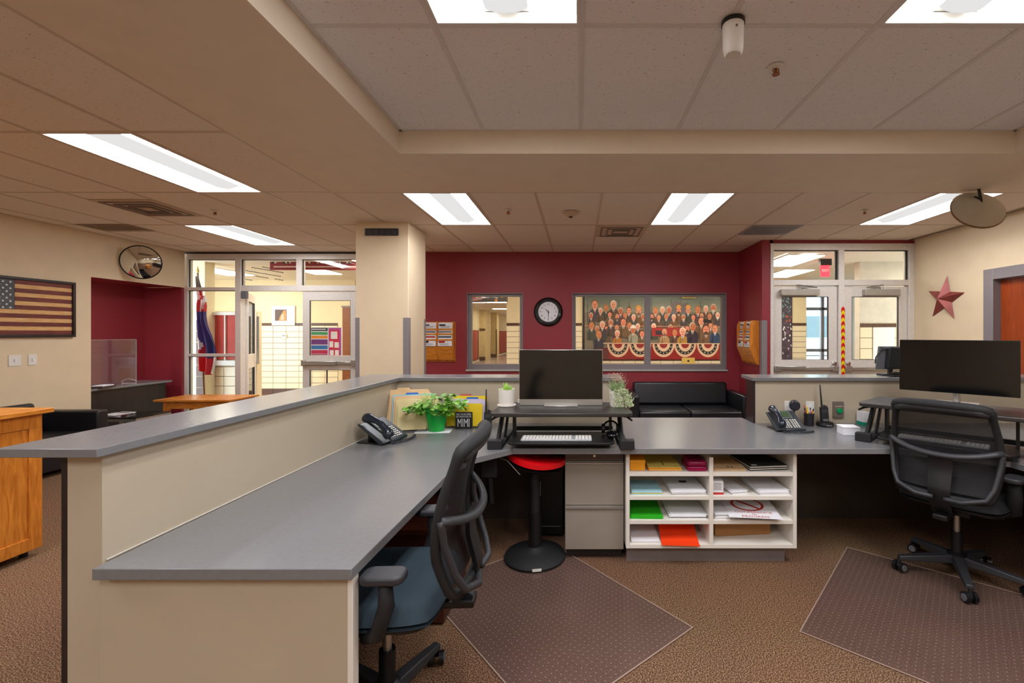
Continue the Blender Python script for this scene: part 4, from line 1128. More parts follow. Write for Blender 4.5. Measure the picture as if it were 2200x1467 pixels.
# ================================================================== SIT-STAND RISERS
def riser(label, loc, rz, h, W=0.90, D=0.46):
    t = thing('desk_riser', label, 'desk riser', loc, rz)
    poly = []
    for i in range(5):
        a = math.radians(180+90*i/4); poly.append((-W/2+0.06+0.06*math.cos(a), -D/2+0.06+0.06*math.sin(a)))
    for i in range(5):
        a = math.radians(270+90*i/4); poly.append((W/2-0.06+0.06*math.cos(a), -D/2+0.06+0.06*math.sin(a)))
    poly += [(W/2-0.03, D/2), (-W/2+0.03, D/2)]
    MB().prism(poly, h-0.024, h).build('top_board', mat('riser_top', (50, 46, 44), 0.35, var=0.08), t, bevel=0.004)
    for s in (-1, 1):
        b = MB(); x = s*(W/2-0.06)
        b.box(x-0.03, x+0.03, -D/2-0.03, D/2-0.02, 0.0, 0.022)
        b.box(x-0.045+s*0.015, x+0.045+s*0.015, -D/2-0.055, -D/2+0.0, 0.0, 0.055)
        b.build('base_rail', M_blkmat, t, bevel=0.004)
        b = MB()
        b.prism_x([(-D/2+0.0, 0.023), (-D/2+0.08, 0.023), (0.08, h-0.026), (-0.02, h-0.026)], x-0.022, x-0.002)
        b.prism_x([(-0.06, 0.023), (-0.01, 0.023), (0.16, h-0.026), (0.10, h-0.026)], x+0.002, x+0.016)
        b.build('lift_arm', M_blk, t, bevel=0.003)
        b = MB(); b.tube([(x, -D/2+0.10, h-0.03), (x+s*0.03, -D/2+0.05, h-0.034), (x+s*0.05, -D/2+0.01, h-0.045)], 0.007, 6); b.build('lever', M_blk, t)
    b = MB(); b.box(-W/2+0.1, W/2-0.1, D/2-0.08, D/2-0.05, 0.023, 0.055); b.box(-W/2+0.1, W/2-0.1, 0.02, 0.05, h-0.06, h-0.026); b.build('cross_bar', M_blk, t, bevel=0.003)
    # keyboard tray
    tp = [(-W/2+0.12, 0.02), (-W/2+0.12, -0.20)] 
    for i in range(4):
        a = math.radians(180+90*i/3); tp.append((-W/2+0.17+0.05*math.cos(a), -D/2-0.02+0.05*math.sin(a)))
    for i in range(4):
        a = math.radians(270+90*i/3); tp.append((W/2-0.17+0.05*math.cos(a), -D/2-0.02+0.05*math.sin(a)))
    tp += [(W/2-0.12, 0.02)]
    MB().prism(tp, 0.030, 0.045).build('keyboard_tray', M_blkgl if False else M_blk, t, bevel=0.003)
    for s in (-1, 1): MB().box(s*(W/2-0.13)-0.008, s*(W/2-0.13)+0.008, -0.05, 0.02, 0.0455, h-0.027).build('tray_bracket', M_blk, t)
    return t
def keyboard(label, loc, rz, w=0.44, d=0.125):
    t = thing('keyboard', label, 'keyboard', loc, rz)
    MB().prism(rrect(w, d, 0.008), 0, 0.010).build('body', mat('keyboard_silver', (186, 188, 192), 0.35, metal=0.2), t, bevel=0.002)
    k0 = MB().box(-0.0082, 0.0082, -0.0082, 0.0082, 0.0101, 0.0135).build('key', M_wht, t, bevel=0.001)
    first = True
    for r in range(5):
        y = -d/2+0.020+r*0.021
        x = -w/2+0.018; c = 0
        while x < w/2-0.012:
            if not (c in (15,)) and not (r == 0 and 4 <= c <= 8):
                if first: k0.location = (x, y, 0); first = False
                else: inst(k0, 'key', t, (x, y, 0))
            x += 0.0205; c += 1
    MB().box(-w/2+0.018+0.0205*4-0.008, -w/2+0.018+0.0205*8+0.008, -d/2+0.012, -d/2+0.028, 0.0101, 0.0135).build('space_bar', M_wht, t)
    return t
def monitor(label, loc, rz, w, h, zb, chin=0.0, tilt=-0.05, base=True, cat='monitor'):
    """loc on the riser; zb = bottom of the panel above it"""
    t = thing('computer_monitor', label, cat, loc, rz)
    T = Matrix.Translation((0, 0, zb)) @ Euler((tilt, 0, 0)).to_matrix().to_4x4()
    m = MB(T); m.box(-w/2, w/2, 0.0, 0.022, 0, h); m.build('housing', M_silver if chin else M_blk, t, bevel=0.003)
    m = MB(T); m.box(-w/2+0.003, w/2-0.003, -0.003, -0.0003, chin+0.003, h-0.003); m.build('screen', M_blkgl, t)
    m = MB(); m.cyl((0, 0.055, 0.008), (0, 0.055, zb+h*0.35), 0.016 if chin else 0.02, n=16); m.build('stand_post', M_silver, t, smooth=True)
    m = MB(); m.cbox((0, 0.042, zb+h*0.35), (0.09, 0.045, 0.09)); m.build('mount', M_silver, t, bevel=0.004)
    m = MB(); m.box(-0.115, 0.115, -0.05, 0.11, 0, 0.007); m.build('stand_base', M_silver, t, bevel=0.003)
    return t
# left workstation
riser('black sit-stand riser with keyboard tray in the middle of the desk', (-0.105, 3.03, 0.7505), 0, 0.212)
monitor('silver edged black monitor standing on the middle desk riser', (-0.118, 3.10, 0.9630), 0, 0.575, 0.385, 0.0, 0.042, tilt=0.0)
keyboard('silver keyboard with white keys on the middle riser tray', (-0.135, 2.835, 0.7960), 0)
t = thing('mouse', 'round black mouse on the right side of the middle riser tray', 'mouse', (0.215, 2.87, 0.7960))
MB().grid(lambda u, v: (0.045*math.sin(PI*v)*math.cos(2*PI*u)*1.0, 0.06*math.sin(PI*v)*math.sin(2*PI*u), 0.022+0.022*math.cos(PI*v)), 20, 10).build('shell', M_blkgl, t, smooth=True, ang=180)
MB().box(-0.004, 0.004, 0.018, 0.034, 0.040, 0.047).build('scroll_wheel', M_mgrey, t)
t = thing('headset', 'black headset resting at the back of the middle riser tray', 'headset', (0.215, 2.98, 0.7960))
b = MB(); b.tube([(0.05*math.cos(PI*i/14), 0, 0.035+0.05*math.sin(PI*i/14)) for i in range(15)], 0.006, 8); b.build('headband', M_blkgl, t, smooth=True)
for s in (-1, 1): MB().cyl((s*0.038, 0, 0.035), (s*0.06, 0, 0.035), 0.03, n=18).build('ear_cup', M_blk, t, bevel=0.004)
# right workstation
riser('black sit-stand riser turned to the corner of the right desk', (2.35, 2.865, 0.7505), math.radians(-45), 0.245)
monitor('large black monitor turned to the corner on the right riser', (2.475, 2.955, 0.9960), math.radians(-46), 0.61, 0.35, 0.07, 0.0, tilt=-0.03)
keyboard('silver keyboard with white keys on the right riser tray', (2.22, 2.755, 0.7960), math.radians(-45))
# ================================================================== WALL ITEMS
def P(px, py, z=0.75):
    d = 968*(1.46-z)/(py-716); return (px-1242)/968*d, d
# wall clock
t = thing('wall_clock', 'round black wall clock with white face on the maroon wall', 'clock', (-0.464, 7.019, 1.794))
R90 = Matrix.Rotation(PI/2, 4, 'X')
m = MB(R90); m.lathe([(0.222, 0.0), (0.224, 0.02), (0.20, 0.045), (0.17, 0.04), (0.158, 0.02), (0.155, 0.012), (0.001, 0.012)], 40); m.build('case', M_blkgl, t, smooth=True)
m = MB(R90); m.cyl((0, 0, 0.0125), (0, 0, 0.0145), 0.154, n=40); m.build('dial', M_paper, t)
q = MB()
for h in range(1, 13):
    a = PI/2-2*PI*h/12; q = MB(); q.text(str(h), 0.045, wallM(0.118*math.cos(a), -0.016, 0.118*math.sin(a), '-y'), 0.0006); q.build('numeral', M_ink, t)
def hand(ang, L, w_, y):
    a = math.radians(90-ang); m = MB(Matrix.Translation((0, y, 0)) @ Matrix.Rotation(-a, 4, 'Y'))
    m.prism_y([(-0.02, -w_), (L, -w_*0.4), (L, w_*0.4), (-0.02, w_)], -0.001, 0.001); m.build('hand', M_ink, t)
hand(315, 0.07, 0.007, -0.019); hand(180, 0.10, 0.005, -0.022)
q = MB(); q.cyl((0, -0.025, 0), (0, -0.016, 0), 0.006, n=12); q.build('hub', M_ink, t)

# US flag picture of wood slats, left wall (local x along the wall, front towards +x world => rz=90deg)
t = thing('flag_picture', 'framed wooden American flag picture on the left wall', 'picture', (-6.128, 4.965, 1.745), PI/2)
PW, PH = 1.01, 0.66
b = MB(); e = 0.03
b.box(-PW/2, PW/2, -0.035, 0, -PH/2, -PH/2+e); b.box(-PW/2, PW/2, -0.035, 0, PH/2-e, PH/2); b.box(-PW/2, -PW/2+e, -0.035, 0, -PH/2+e, PH/2-e); b.box(PW/2-e, PW/2, -0.035, 0, -PH/2+e, PH/2-e)
b.build('frame', M_espresso, t, bevel=0.003)
Ms_r = wood_mat('stripe_red', (88, 34, 30), (132, 58, 46), 0.6, (2, 2, 16)); Ms_w = wood_mat('stripe_tan', (206, 152, 88), (232, 190, 130), 0.6, (2, 2, 16)); Ms_b = wood_mat('canton_blue', (62, 66, 70), (90, 94, 96), 0.6, (2, 2, 10))
IW, IH = PW-2*e, PH-2*e; sh = IH/13
for i in range(13):
    z1_ = IH/2-i*sh; x0 = -IW/2+(0.42*IW if i < 7 else 0)
    MB().box(x0, IW/2, -0.018+0.002*(i % 2), -0.004, z1_-sh+0.0008, z1_-0.0008).build('stripe_slat', Ms_r if i % 2 == 0 else Ms_w, t)
cb = MB().box(-IW/2, -IW/2+0.42*IW-0.001, -0.016, -0.004, IH/2-7*sh, IH/2).build('canton', Ms_b, t)
q = MB()
def star2(cx_, cz_, r, y0, y1, mb, rot=0):
    pts = []
    for k in range(10):
        a = math.radians(90+36*k+rot); rr = r if k % 2 == 0 else r*0.4
        pts.append((cx_+rr*math.cos(a), cz_+rr*math.sin(a)))
    mb.prism_y(pts, y0, y1)
for r in range(9):
    n = 6 if r % 2 == 0 else 5
    for c in range(n):
        star2(-IW/2+0.045+(c+(0 if n == 6 else 0.5))*0.063, IH/2-0.03-r*0.0345, 0.014, -0.0175, -0.0165, q)
q.build('star', M_paper, cb)
# switch plates
for (y, lab) in ((4.90, 'white double switch plate on the left wall, the one nearer the flag picture edge'), (5.06, 'white single switch plate on the left wall, right of the double one')):
    t = thing('switch_plate', lab, 'wall plate', (-6.129, y, 1.165), PI/2)
    w_ = 0.055 if y < 5 else 0.04
    MB().box(-w_, w_, -0.006, 0, -0.06, 0.06).build('plate', M_wht, t, bevel=0.002)
    MB().box(-0.008, 0.008, -0.016, -0.0065, -0.014, 0.014).build('toggle', M_paper, t)

# barn star, right wall
t = thing('barn_star', 'five pointed faceted rusty red metal star on the right wall', 'star', (4.585, 5.63, 1.89), 0)
R = Matrix.Rotation(-PI/2, 4, 'Z') @ Matrix.Rotation(math.radians(7), 4, 'Y')
m = MB(R); v = [(0, -0.10, 0)]; 
for k in range(10):
    a = math.radians(90+36*k); rr = 0.29 if k % 2 == 0 else 0.115
    v.append((rr*math.cos(a), -0.002, rr*math.sin(a)))
m.add(v, [(0, 1+k, 1+(k+1) % 10) for k in range(10)]+[tuple(range(10, 0, -1))])
m.build('star_body', mat('rust_red', (150, 74, 68), 0.45, metal=0.3, var=0.2), t)

# brochure racks
def rack(label, loc, rz, W=0.52, cols=2, full=True):
    t = thing('brochure_rack', label, 'brochure rack', loc, rz, 'oak brochure racks')
    H = 0.62
    MB().box(-W/2, W/2, -0.014, 0, 0, H).build('back_board', M_oakv, t, bevel=0.002)
    for i in range(cols+1):
        x = -W/2+0.012+(W-0.024)*i/cols
        b = MB(); b.prism_x([(-0.014, 0.0), (-0.05, 0.03), (-0.13, 0.24), (-0.13, 0.56), (-0.10, H), (-0.014, H)], x-0.008, x+0.008)
        b.build('divider', M_oakv, t, bevel=0.002)
    cw = (W-0.024)/cols-0.018
    for i in range(cols):
        xc = -W/2+0.012+(W-0.024)*(i+0.5)/cols
        # pocket fronts
        b = MB(); b.add([(xc-cw/2, -0.05, 0.03), (xc+cw/2, -0.05, 0.03), (xc+cw/2, -0.128, 0.235), (xc-cw/2, -0.128, 0.235), (xc-cw/2, -0.042, 0.033), (xc+cw/2, -0.042, 0.033), (xc+cw/2, -0.12, 0.237), (xc-cw/2, -0.12, 0.237)], [(0,1,2,3),(7,6,5,4),(0,4,5,1),(3,2,6,7),(0,3,7,4),(1,5,6,2)])
        b.build('pocket_front', M_oak, t)
        for k, z in enumerate((0.33, 0.42, 0.49)):
            MB().box(xc-cw/2, xc+cw/2, -0.128+0.01*k, -0.122+0.01*k, z, z+0.022).build('pocket_front', M_oak, t)
    return t, cw, W
def fill_rack(t, cw, W, loc, rz, tag_):
    T = Matrix.Translation(loc) @ Matrix.Rotation(rz, 4, 'Z')
    for i in range(2):
        xc = -W/2+0.012+(W-0.024)*(i+0.5)/2
        for k, (z0, h, y) in enumerate(((0.245, 0.11, -0.119), (0.355, 0.06, -0.108), (0.44, 0.045, -0.098), (0.515, 0.09, -0.085))):
            side = 'left' if i == 0 else 'right'; tier = ['lowest', 'second', 'third', 'top'][k]
            p_ = T @ Vector((xc, y, z0))
            b = thing('brochure', 'white printed leaflets in the %s %s pocket of the %s' % (tier, side, tag_), 'brochures', p_, rz, 'leaflets in the oak racks')
            MB().box(-cw/2+0.006, cw/2-0.006, 0, 0.006, 0, h).build('sheet', M_paper, b)
            q = MB(); rnd = random.Random(i*9+k)
            c = [(40, 40, 46), (180, 36, 40), (60, 70, 90), (90, 90, 100)][(i+k) % 4]
            if k in (0, 3):
                q.box(-cw/2+0.02, 0.0, -0.001, -0.0002, h*0.45, h*0.72, 0, c)
                for j in range(3): q.box(-cw/2+0.03+rnd.random()*0.02, cw/2-0.03-rnd.random()*0.05, -0.001, -0.0002, h*0.12+j*0.012, h*0.12+j*0.012+0.004, 0, (110, 110, 120))
            else: q.box(-cw/2+0.01, cw/2-0.02, -0.001, -0.0002, h*0.3, h*0.7, 0, c)
            q.build('print', M_gloss, b)
a = rack('oak brochure rack on the maroon wall beside the cream column', (-2.165, 7.019, 1.02), 0); fill_rack(*a, (-2.165, 7.019, 1.02), 0, 'rack by the column')
a = rack('oak brochure rack seen edge on at the maroon return wall', (2.509, 6.50, 1.02), -PI/2); fill_rack(*a, (2.509, 6.50, 1.02), -PI/2, 'rack by the entrance')

# ================================================================== WAITING AREA
# oak podium
t = thing('oak_cabinet', 'tall honey oak cabinet with panelled side at the left edge', 'cabinet', (-3.95, 2.68, 0))
MB().box(-0.36, 0.385, -0.33, 0.31, 0.05, 0.93).build('carcass', M_oakv, t, bevel=0.003)
b = MB(); b.box(0.3855, 0.395, -0.33, 0.31, 0.84, 0.93); b.box(0.3855, 0.395, -0.33, 0.31, 0.05, 0.13); b.box(0.3855, 0.395, 0.24, 0.31, 0.13, 0.84); b.box(0.3855, 0.395, -0.33, -0.26, 0.13, 0.84)
b.build('side_frame', M_oakv, t, bevel=0.002)
MB().box(-0.40, 0.43, -0.37, 0.35, 0.931, 0.962).build('top_board', M_oak, t, bevel=0.005)
b = MB(); [b.cyl((x, y, 0.0), (x, y, 0.05), 0.02, n=12) for x in (-0.3, 0.33) for y in (-0.28, 0.26)]; b.build('caster', M_blk, t)

def sofa(label, loc, rz, W, D=0.78, seats=2, seat_z=0.38, arm_z=0.60, back_z=0.74, arm_w=0.12):
    t = thing('sofa', label, 'sofa', loc, rz, None)
    for s in (-1, 1):
        x = s*(W/2-arm_w/2)
        MB().box(x-arm_w/2, x+arm_w/2, -D/2, D/2-0.02, 0.06, arm_z).build('armrest', M_leather, t, bevel=0.02, seg=3)
    wi = W-2*arm_w
    MB().box(-wi/2, wi/2, -D/2+0.02, D/2-0.05, 0.06, seat_z-0.13).build('base', M_leather, t, bevel=0.008)
    sw = wi/seats
    for i in range(seats):
        x0 = -wi/2+i*sw
        MB().box(x0+0.003, x0+sw-0.003, -D/2-0.005, D/2-0.16, seat_z-0.128, seat_z+0.01).build('seat_cushion', M_leather, t, bevel=0.03, seg=4)
    R = Matrix.Translation((0, D/2-0.17, seat_z+0.012)) @ Matrix.Rotation(math.radians(-9), 4, 'X')
    b = MB(R); b.box(-wi/2+0.004, wi/2-0.004, 0, 0.12, 0.0, back_z-seat_z-0.02); b.build('back_cushion', M_leather, t, bevel=0.035, seg=4)
    MB().box(-W/2+arm_w+0.001, W/2-arm_w-0.001, D/2-0.048, D/2, 0.06, back_z-0.03).build('back_frame', M_leather, t, bevel=0.012)
    b = MB(); [b.box(x-0.02, x+0.02, y-0.02, y+0.02, 0, 0.06) for x in (-W/2+0.06, W/2-0.06) for y in (-D/2+0.06, D/2-0.08)]; b.build('foot', M_chrome, t)
    return t
sofa('black leather sofa below the large window on the maroon wall', (1.55, 6.56, 0), 0, 1.66)
sofa('black leather sofa behind the oak cabinet along the left wall', (-5.71, 4.35, 0), PI/2, 1.50, D=0.8, arm_z=0.605, back_z=0.71)

t = thing('coffee_table', 'low black topped table with silver frame beside the left sofa', 'table', (-5.60, 5.66, 0))
MB().box(-0.38, 0.28, -0.24, 0.24, 0.43, 0.445).build('table_top', M_blkgl, t, bevel=0.002)
for (x, y) in ((-0.36, -0.22), (0.26, -0.22), (-0.36, 0.22), (0.26, 0.22)): MB().box(x-0.015, x+0.015, y-0.015, y+0.015, 0, 0.39).build('leg', M_silver, t)
b = MB(); b.box(-0.375, 0.275, -0.236, -0.206, 0.395, 0.4295); b.box(-0.375, 0.275, 0.206, 0.236, 0.395, 0.4295); b.box(0.245, 0.275, -0.206, 0.206, 0.395, 0.4295); b.box(-0.375, -0.345, -0.206, 0.206, 0.395, 0.4295); b.build('rail', M_silver, t)
MB().box(-0.34, 0.24, -0.2, 0.2, 0.18, 0.195).build('lower_shelf', M_blkgl, t)
for i, (rz, lab, c) in enumerate(((0.2, 'white magazine at the bottom of the pile on the low table', (222, 220, 224)), (0.5, 'dark red magazine in the middle of the pile on the low table', (130, 60, 66)), (-0.1, 'white magazine on top of the pile on the low table', (230, 228, 226)))):
    m_ = MB(); m_.box(-0.1, 0.1, -0.13, 0.13, 0, 0.006, 0, c); m_.box(-0.09, 0.06, 0.05, 0.1, 0.0061, 0.0065, 0, (90, 60, 70))
    o = m_.build('magazine', M_gloss, loc=(-5.72, 5.60, 0.4455+0.0068*i), rz=rz); tag(o, lab, 'magazine', 'magazines on the low table')

t = thing('end_table', 'honey oak end table in front of the left storefront', 'table', (-5.12, 6.38, 0))
MB().box(-0.62, 0.42, -0.30, 0.26, 0.535, 0.56).build('table_top', M_oak, t, bevel=0.004)
for (x, y) in ((-0.5, -0.22), (0.34, -0.22), (-0.5, 0.2), (0.34, 0.2)): MB().box(x-0.03, x+0.03, y-0.03, y+0.03, 0, 0.5345).build('leg', M_oakv, t, bevel=0.003)
MB().box(-0.47, 0.31, -0.235, -0.215, 0.43, 0.5345).build('apron', M_oak, t); MB().box(-0.47, 0.31, 0.195, 0.215, 0.43, 0.5345).build('apron', M_oak, t)
MB().box(-0.47, 0.31, -0.2, 0.18, 0.18, 0.20).build('lower_shelf', M_oak, t)

# alcove counter
t = thing('alcove_counter', 'black counter with grey top built in the maroon alcove', 'counter', (-6.35, 6.2, 0))
MB().box(-0.37, 0.13, -0.65, 0.60, 0.0, 0.72).build('front_panel', M_espresso, t, bevel=0.002)
MB().box(-0.375, 0.17, -0.66, 0.66, 0.7205, 0.75).build('counter_top', M_grey, t, bevel=0.003)
t = thing('acrylic_screen', 'clear acrylic sneeze guard standing on the alcove counter', 'screen', (-6.36, 6.06, 0.7505))
M_acr = glass_mat('acrylic', (244, 246, 250), haze=0.03)
MB().box(-0.003, 0.003, -0.48, 0.42, 0.03, 0.62).build('panel', M_acr, t)
b = MB(); b.box(-0.004, 0.004, 0.4205, 0.4265, 0.03, 0.622); b.box(-0.004, 0.004, -0.48, 0.42, 0.6205, 0.625); b.build('panel_edge', glass_mat('acrylic_edge', (255, 255, 255), haze=0.5), t)
for y in (-0.30, 0.32):
    b = MB(); b.tube([(-0.1, y, 0.004), (-0.1, y, 0.03), (-0.02, y, 0.07), (0.1, y, 0.045), (0.1, y, 0.004), (-0.1, y, 0.004)], 0.0035, 6); b.build('foot', M_wht, t)
t = thing('book', 'dark book with a white edge lying on the alcove counter', 'book', (-6.22, 5.90, 0.7505), 0.2)
MB().box(-0.07, 0.07, -0.11, 0.11, 0, 0.022).build('cover', mat('book_cover', (70, 50, 56), 0.5), t); MB().box(-0.06, 0.06, -0.09, 0.09, 0.0222, 0.032).build('paper_pad', M_paper, t)

# ================================================================== HALLWAY ITEMS
YW = 10.68
def XH(p): return X_at(p, YW)
def ZH(p): return Z_at(p, YW)
# mural
t = thing('crowd_mural', 'painted mural of a seated crowd above red white and blue bunting', 'mural', (0, 0, 0))
mx0, mx1, mz0, mz1 = XH(1256), XH(1549), ZH(772), ZH(634)
MB().box(mx0-0.05, mx1+0.04, YW-0.01, YW+0.0, mz0-0.03, mz1+0.03).build('frame', M_espresso, t, bevel=0.003)
q = MB(); lay = [0]
def Lr():
    lay[0] += 1; return YW-0.0105-0.00004*lay[0]
def poly(pts, c):
    y = Lr(); q.add([(XH(a), y, ZH(b)) for a, b in pts], [tuple(range(len(pts)))], 0, c)
def el(cx_, cy_, rx, ry, c, n=12, a0=0, a1=360): poly(ell(cx_, cy_, rx, ry, n, a0, a1), c)
q.box(mx0, mx1, YW-0.0105, YW-0.0101, mz0, mz1, 0, (122, 112, 98))
for k in range(6): poly([(1256, 634+k*6), (1549, 634+k*6), (1549, 640.5+k*6), (1256, 640.5+k*6)], (100+k*8, 110+k*6, 106+k*3))
rn = random.Random(5)
for tx in (1262, 1330, 1352, 1400, 1442, 1462, 1505):     # bare trees
    poly([(tx-1, 690), (tx+1.2, 690), (tx+.5, 645), (tx-.3, 645)], (70, 74, 78))
    for k in range(9):
        a = rn.uniform(-1.2, 1.2); L_ = rn.uniform(6, 13); yy = rn.uniform(640, 668)
        ex, ey = tx+L_*math.sin(a), yy-L_*abs(math.cos(a))
        ex = min(max(ex, 1257), 1547); ey = max(ey, 636)
        poly([(tx, yy), (tx+0.9, yy), (ex+.3, ey), (ex, ey)], (78, 84, 88))
poly([(1440, 690), (1440, 655), (1452, 646), (1466, 652), (1480, 650), (1480, 690)], (112, 104, 106))
poly([(1505, 705), (1505, 678), (1540, 672), (1549, 672), (1549, 705)], (146, 110, 84))
SK = [(222, 148, 118), (206, 128, 92), (232, 164, 136), (196, 116, 84), (226, 140, 112)]
HR = [(196, 180, 164), (120, 90, 70), (228, 216, 202), (80, 58, 48), (170, 120, 70)]
def figure(cx_, cy_, s, cloth, i, hat=None, turn=0):
    sk = SK[i % 5]; hr = HR[(i*3+1) % 5]
    w_ = 8.5*s
    poly([(cx_-w_, cy_+26*s), (cx_-w_*1.05, cy_+12*s), (cx_-w_*.6, cy_+7*s), (cx_+w_*.6, cy_+7*s), (cx_+w_*1.05, cy_+12*s), (cx_+w_, cy_+26*s)], cloth)
    poly([(cx_-w_, cy_+26*s), (cx_-w_*.35, cy_+9*s), (cx_-w_*.2, cy_+26*s)], tuple(int(v*0.75) for v in cloth))
    poly([(cx_-2.2*s, cy_+6*s), (cx_+2.2*s, cy_+6*s), (cx_, cy_+14*s)], (230, 222, 212))
    poly([(cx_-.6*s, cy_+7*s), (cx_+.6*s, cy_+7*s), (cx_+.4*s, cy_+14*s), (cx_-.4*s, cy_+14*s)], [(150, 40, 40), (60, 60, 120), (40, 40, 44)][i % 3])
    el(cx_, cy_-1.2*s, 5.0*s, 6.6*s, hr)
    el(cx_+turn*s, cy_+0.6*s, 4.4*s, 6.2*s, sk, 14)
    for sx_ in (-1, 1): el(cx_+sx_*1.7*s+turn*s, cy_-0.2*s, 0.8*s, 0.6*s, (60, 36, 30), 8)
    poly([(cx_+turn*s-.5*s, cy_), (cx_+turn*s+.6*s, cy_), (cx_+turn*s+1.0*s, cy_+2.4*s), (cx_+turn*s-.9*s, cy_+2.4*s)], tuple(int(v*0.85) for v in sk))
    el(cx_+turn*s, cy_+4.0*s, 1.9*s, 0.6*s, (150, 60, 56), 8)
    if i % 4 == 1: el(cx_+turn*s, cy_+5.2*s, 3.2*s, 2.6*s, hr, 10)
    if hat: el(cx_, cy_-5.0*s, 6*s, 1.6*s, hat, 10); el(cx_, cy_-7*s, 3.8*s, 3*s, hat, 10)
CL = [(70, 70, 84), (96, 76, 60), (60, 60, 70), (110, 84, 60), (84, 66, 62), (66, 72, 66), (96, 70, 76), (52, 52, 66)]
top = [(1278, 654, 1.25, 0), (1302, 662, .9, 5), (1318, 655, 1.15, 1), (1333, 668, .95, 6), (1351, 667, .95, 4), (1372, 668, 1.1, 3)]
top += [(1408, 668, 1.0, 1), (1423, 666, .9, 5), (1437, 666, 1.0, 0), (1458, 666, 1.0, 3), (1478, 666, 1.0, 5), (1499, 666, 1.1, 6), (1516, 664, .9, 1), (1532, 662, 1.1, 4)]
for i, (x, y, s, c) in enumerate(top): figure(x, y, s*1.14, CL[c], i, hat=(214, 150, 70) if i in (5, 9, 10) else None)
for i, (x, y) in enumerate([(1290, 668), (1270, 678), (1310, 676), (1326, 680), (1343, 678), (1361, 682), (1381, 680), (1400, 680), (1415, 682), (1431, 680), (1447, 682), (1468, 682), (1489, 682), (1507, 678), (1524, 680), (1541, 678)]): figure(x, y, .92, [(96, 74, 60), (84, 76, 72), (120, 84, 56), (76, 66, 70)][i % 4], i+2)
poly([(1256, 699), (1549, 701), (1549, 702.5), (1256, 700.5)], (200, 140, 110))
mid = [(1283, 708, .9, 5), (1303, 707, .9, 1), (1325, 704, .9, 6), (1352, 700, .9, 3), (1370, 702, .85, 4), (1440, 704, .85, 1), (1476, 706, .9, 6), (1526, 700, .9, 3), (1271, 700, 1.0, 5), (1294, 698, 1.0, 2), (1312, 694, .95, 4), (1339, 692, 1.1, 3), (1506, 690, 1.2, 3), (1390, 700, .9, 6), (1404, 702, .9, 5)]
for i, (x, y, s, c) in enumerate(mid): figure(x, y, s*1.14, CL[c], i+3)
poly([(1510, 686), (1528, 687), (1528, 694), (1510, 693)], (40, 36, 40))
poly([(1400, 704), (1470, 704), (1470, 722), (1400, 722)], (160, 46, 46)); poly([(1408, 710), (1424, 710), (1424, 719), (1408, 719)], (52, 50, 58))
front = [(1286, 719, 1.25, 7), (1326, 717, 1.1, 1), (1360, 709, 1.15, 5), (1379, 717, 1.1, 3), (1427, 713, 1.2, 1), (1449, 715, 1.05, 0), (1466, 713, 1.35, 3), (1487, 702, 1.35, 7), (1516, 708, 1.5, 4), (1535, 706, 1.3, 0)]
for i, (x, y, s, c) in enumerate(front): figure(x, y, s, [CL[7], (176, 110, 44), (150, 150, 130), (110, 86, 60), (170, 130, 90), (96, 70, 60), (176, 130, 60), (52, 42, 60), (112, 82, 60), (44, 66, 96)][i], i+1, hat=(230, 220, 210) if i == 2 else None, turn=(0.8 if i in (0, 7) else 0))
poly([(1308, 737.5), (1549, 738.5), (1549, 772), (1308, 772)], (136, 34, 32)); poly([(1256, 752), (1308, 746), (1308, 772), (1256, 772)], (96, 44, 40))
poly([(1296, 736.5), (1549, 737.5), (1549, 739), (1296, 738)], (222, 190, 160))
for cx_ in (1328, 1375, 1425, 1471, 1520):
    for (rx, ry, c) in ((24, 28, (214, 176, 148)), (19.5, 22.5, (46, 44, 40)), (14, 16, (216, 182, 156)), (8.5, 9, (136, 34, 32))):
        w0 = 23.5 if rx == 24 else rx
        el(cx_, 739, w0, ry, c, 22, 0, 180)
    for k in range(7):
        a = math.radians(18+24*k); x, y = cx_+16.7*math.cos(a), 739+19.3*math.sin(a)
        poly([(x+(1.6 if j % 2 == 0 else .7)*math.cos(j*PI/5+.3), y+(1.6 if j % 2 == 0 else .7)*math.sin(j*PI/5+.3)) for j in range(10)], (236, 224, 206))
# clip anything past the panel
for i, vv in enumerate(q.v): q.v[i] = (min(max(vv[0], mx0), mx1), vv[1], min(max(vv[2], mz0), mz1))
q.build('painting', M_paint, t, norm=False)
t = thing('mural_plaque', 'small brass plaque fixed below the crowd mural', 'plaque', (0, 0, 0))
M_brass = mat('brass_plate', (206, 176, 92), 0.4, metal=0.3)
MB().box(XH(1464), XH(1492), YW-0.04, YW-0.025, ZH(783), ZH(768)).build('plate', M_brass, t, bevel=0.003)
MB().box(XH(1476), XH(1480), YW-0.042, YW-0.0402, ZH(777), ZH(773)).build('emblem', M_ink, t)
t = thing('name_plate', 'narrow brass name plate on the top edge of the crowd mural', 'plaque', (0, 0, 0))
MB().box(XH(1465), XH(1493), YW-0.06, YW-0.045, ZH(641), ZH(636)).build('plate', M_brass, t)
b = MB(); [b.box(XH(1468+3*i), XH(1470+3*i), YW-0.062, YW-0.0602, ZH(640), ZH(637.5)) for i in range(8)]; b.build('engraving', M_ink, t)

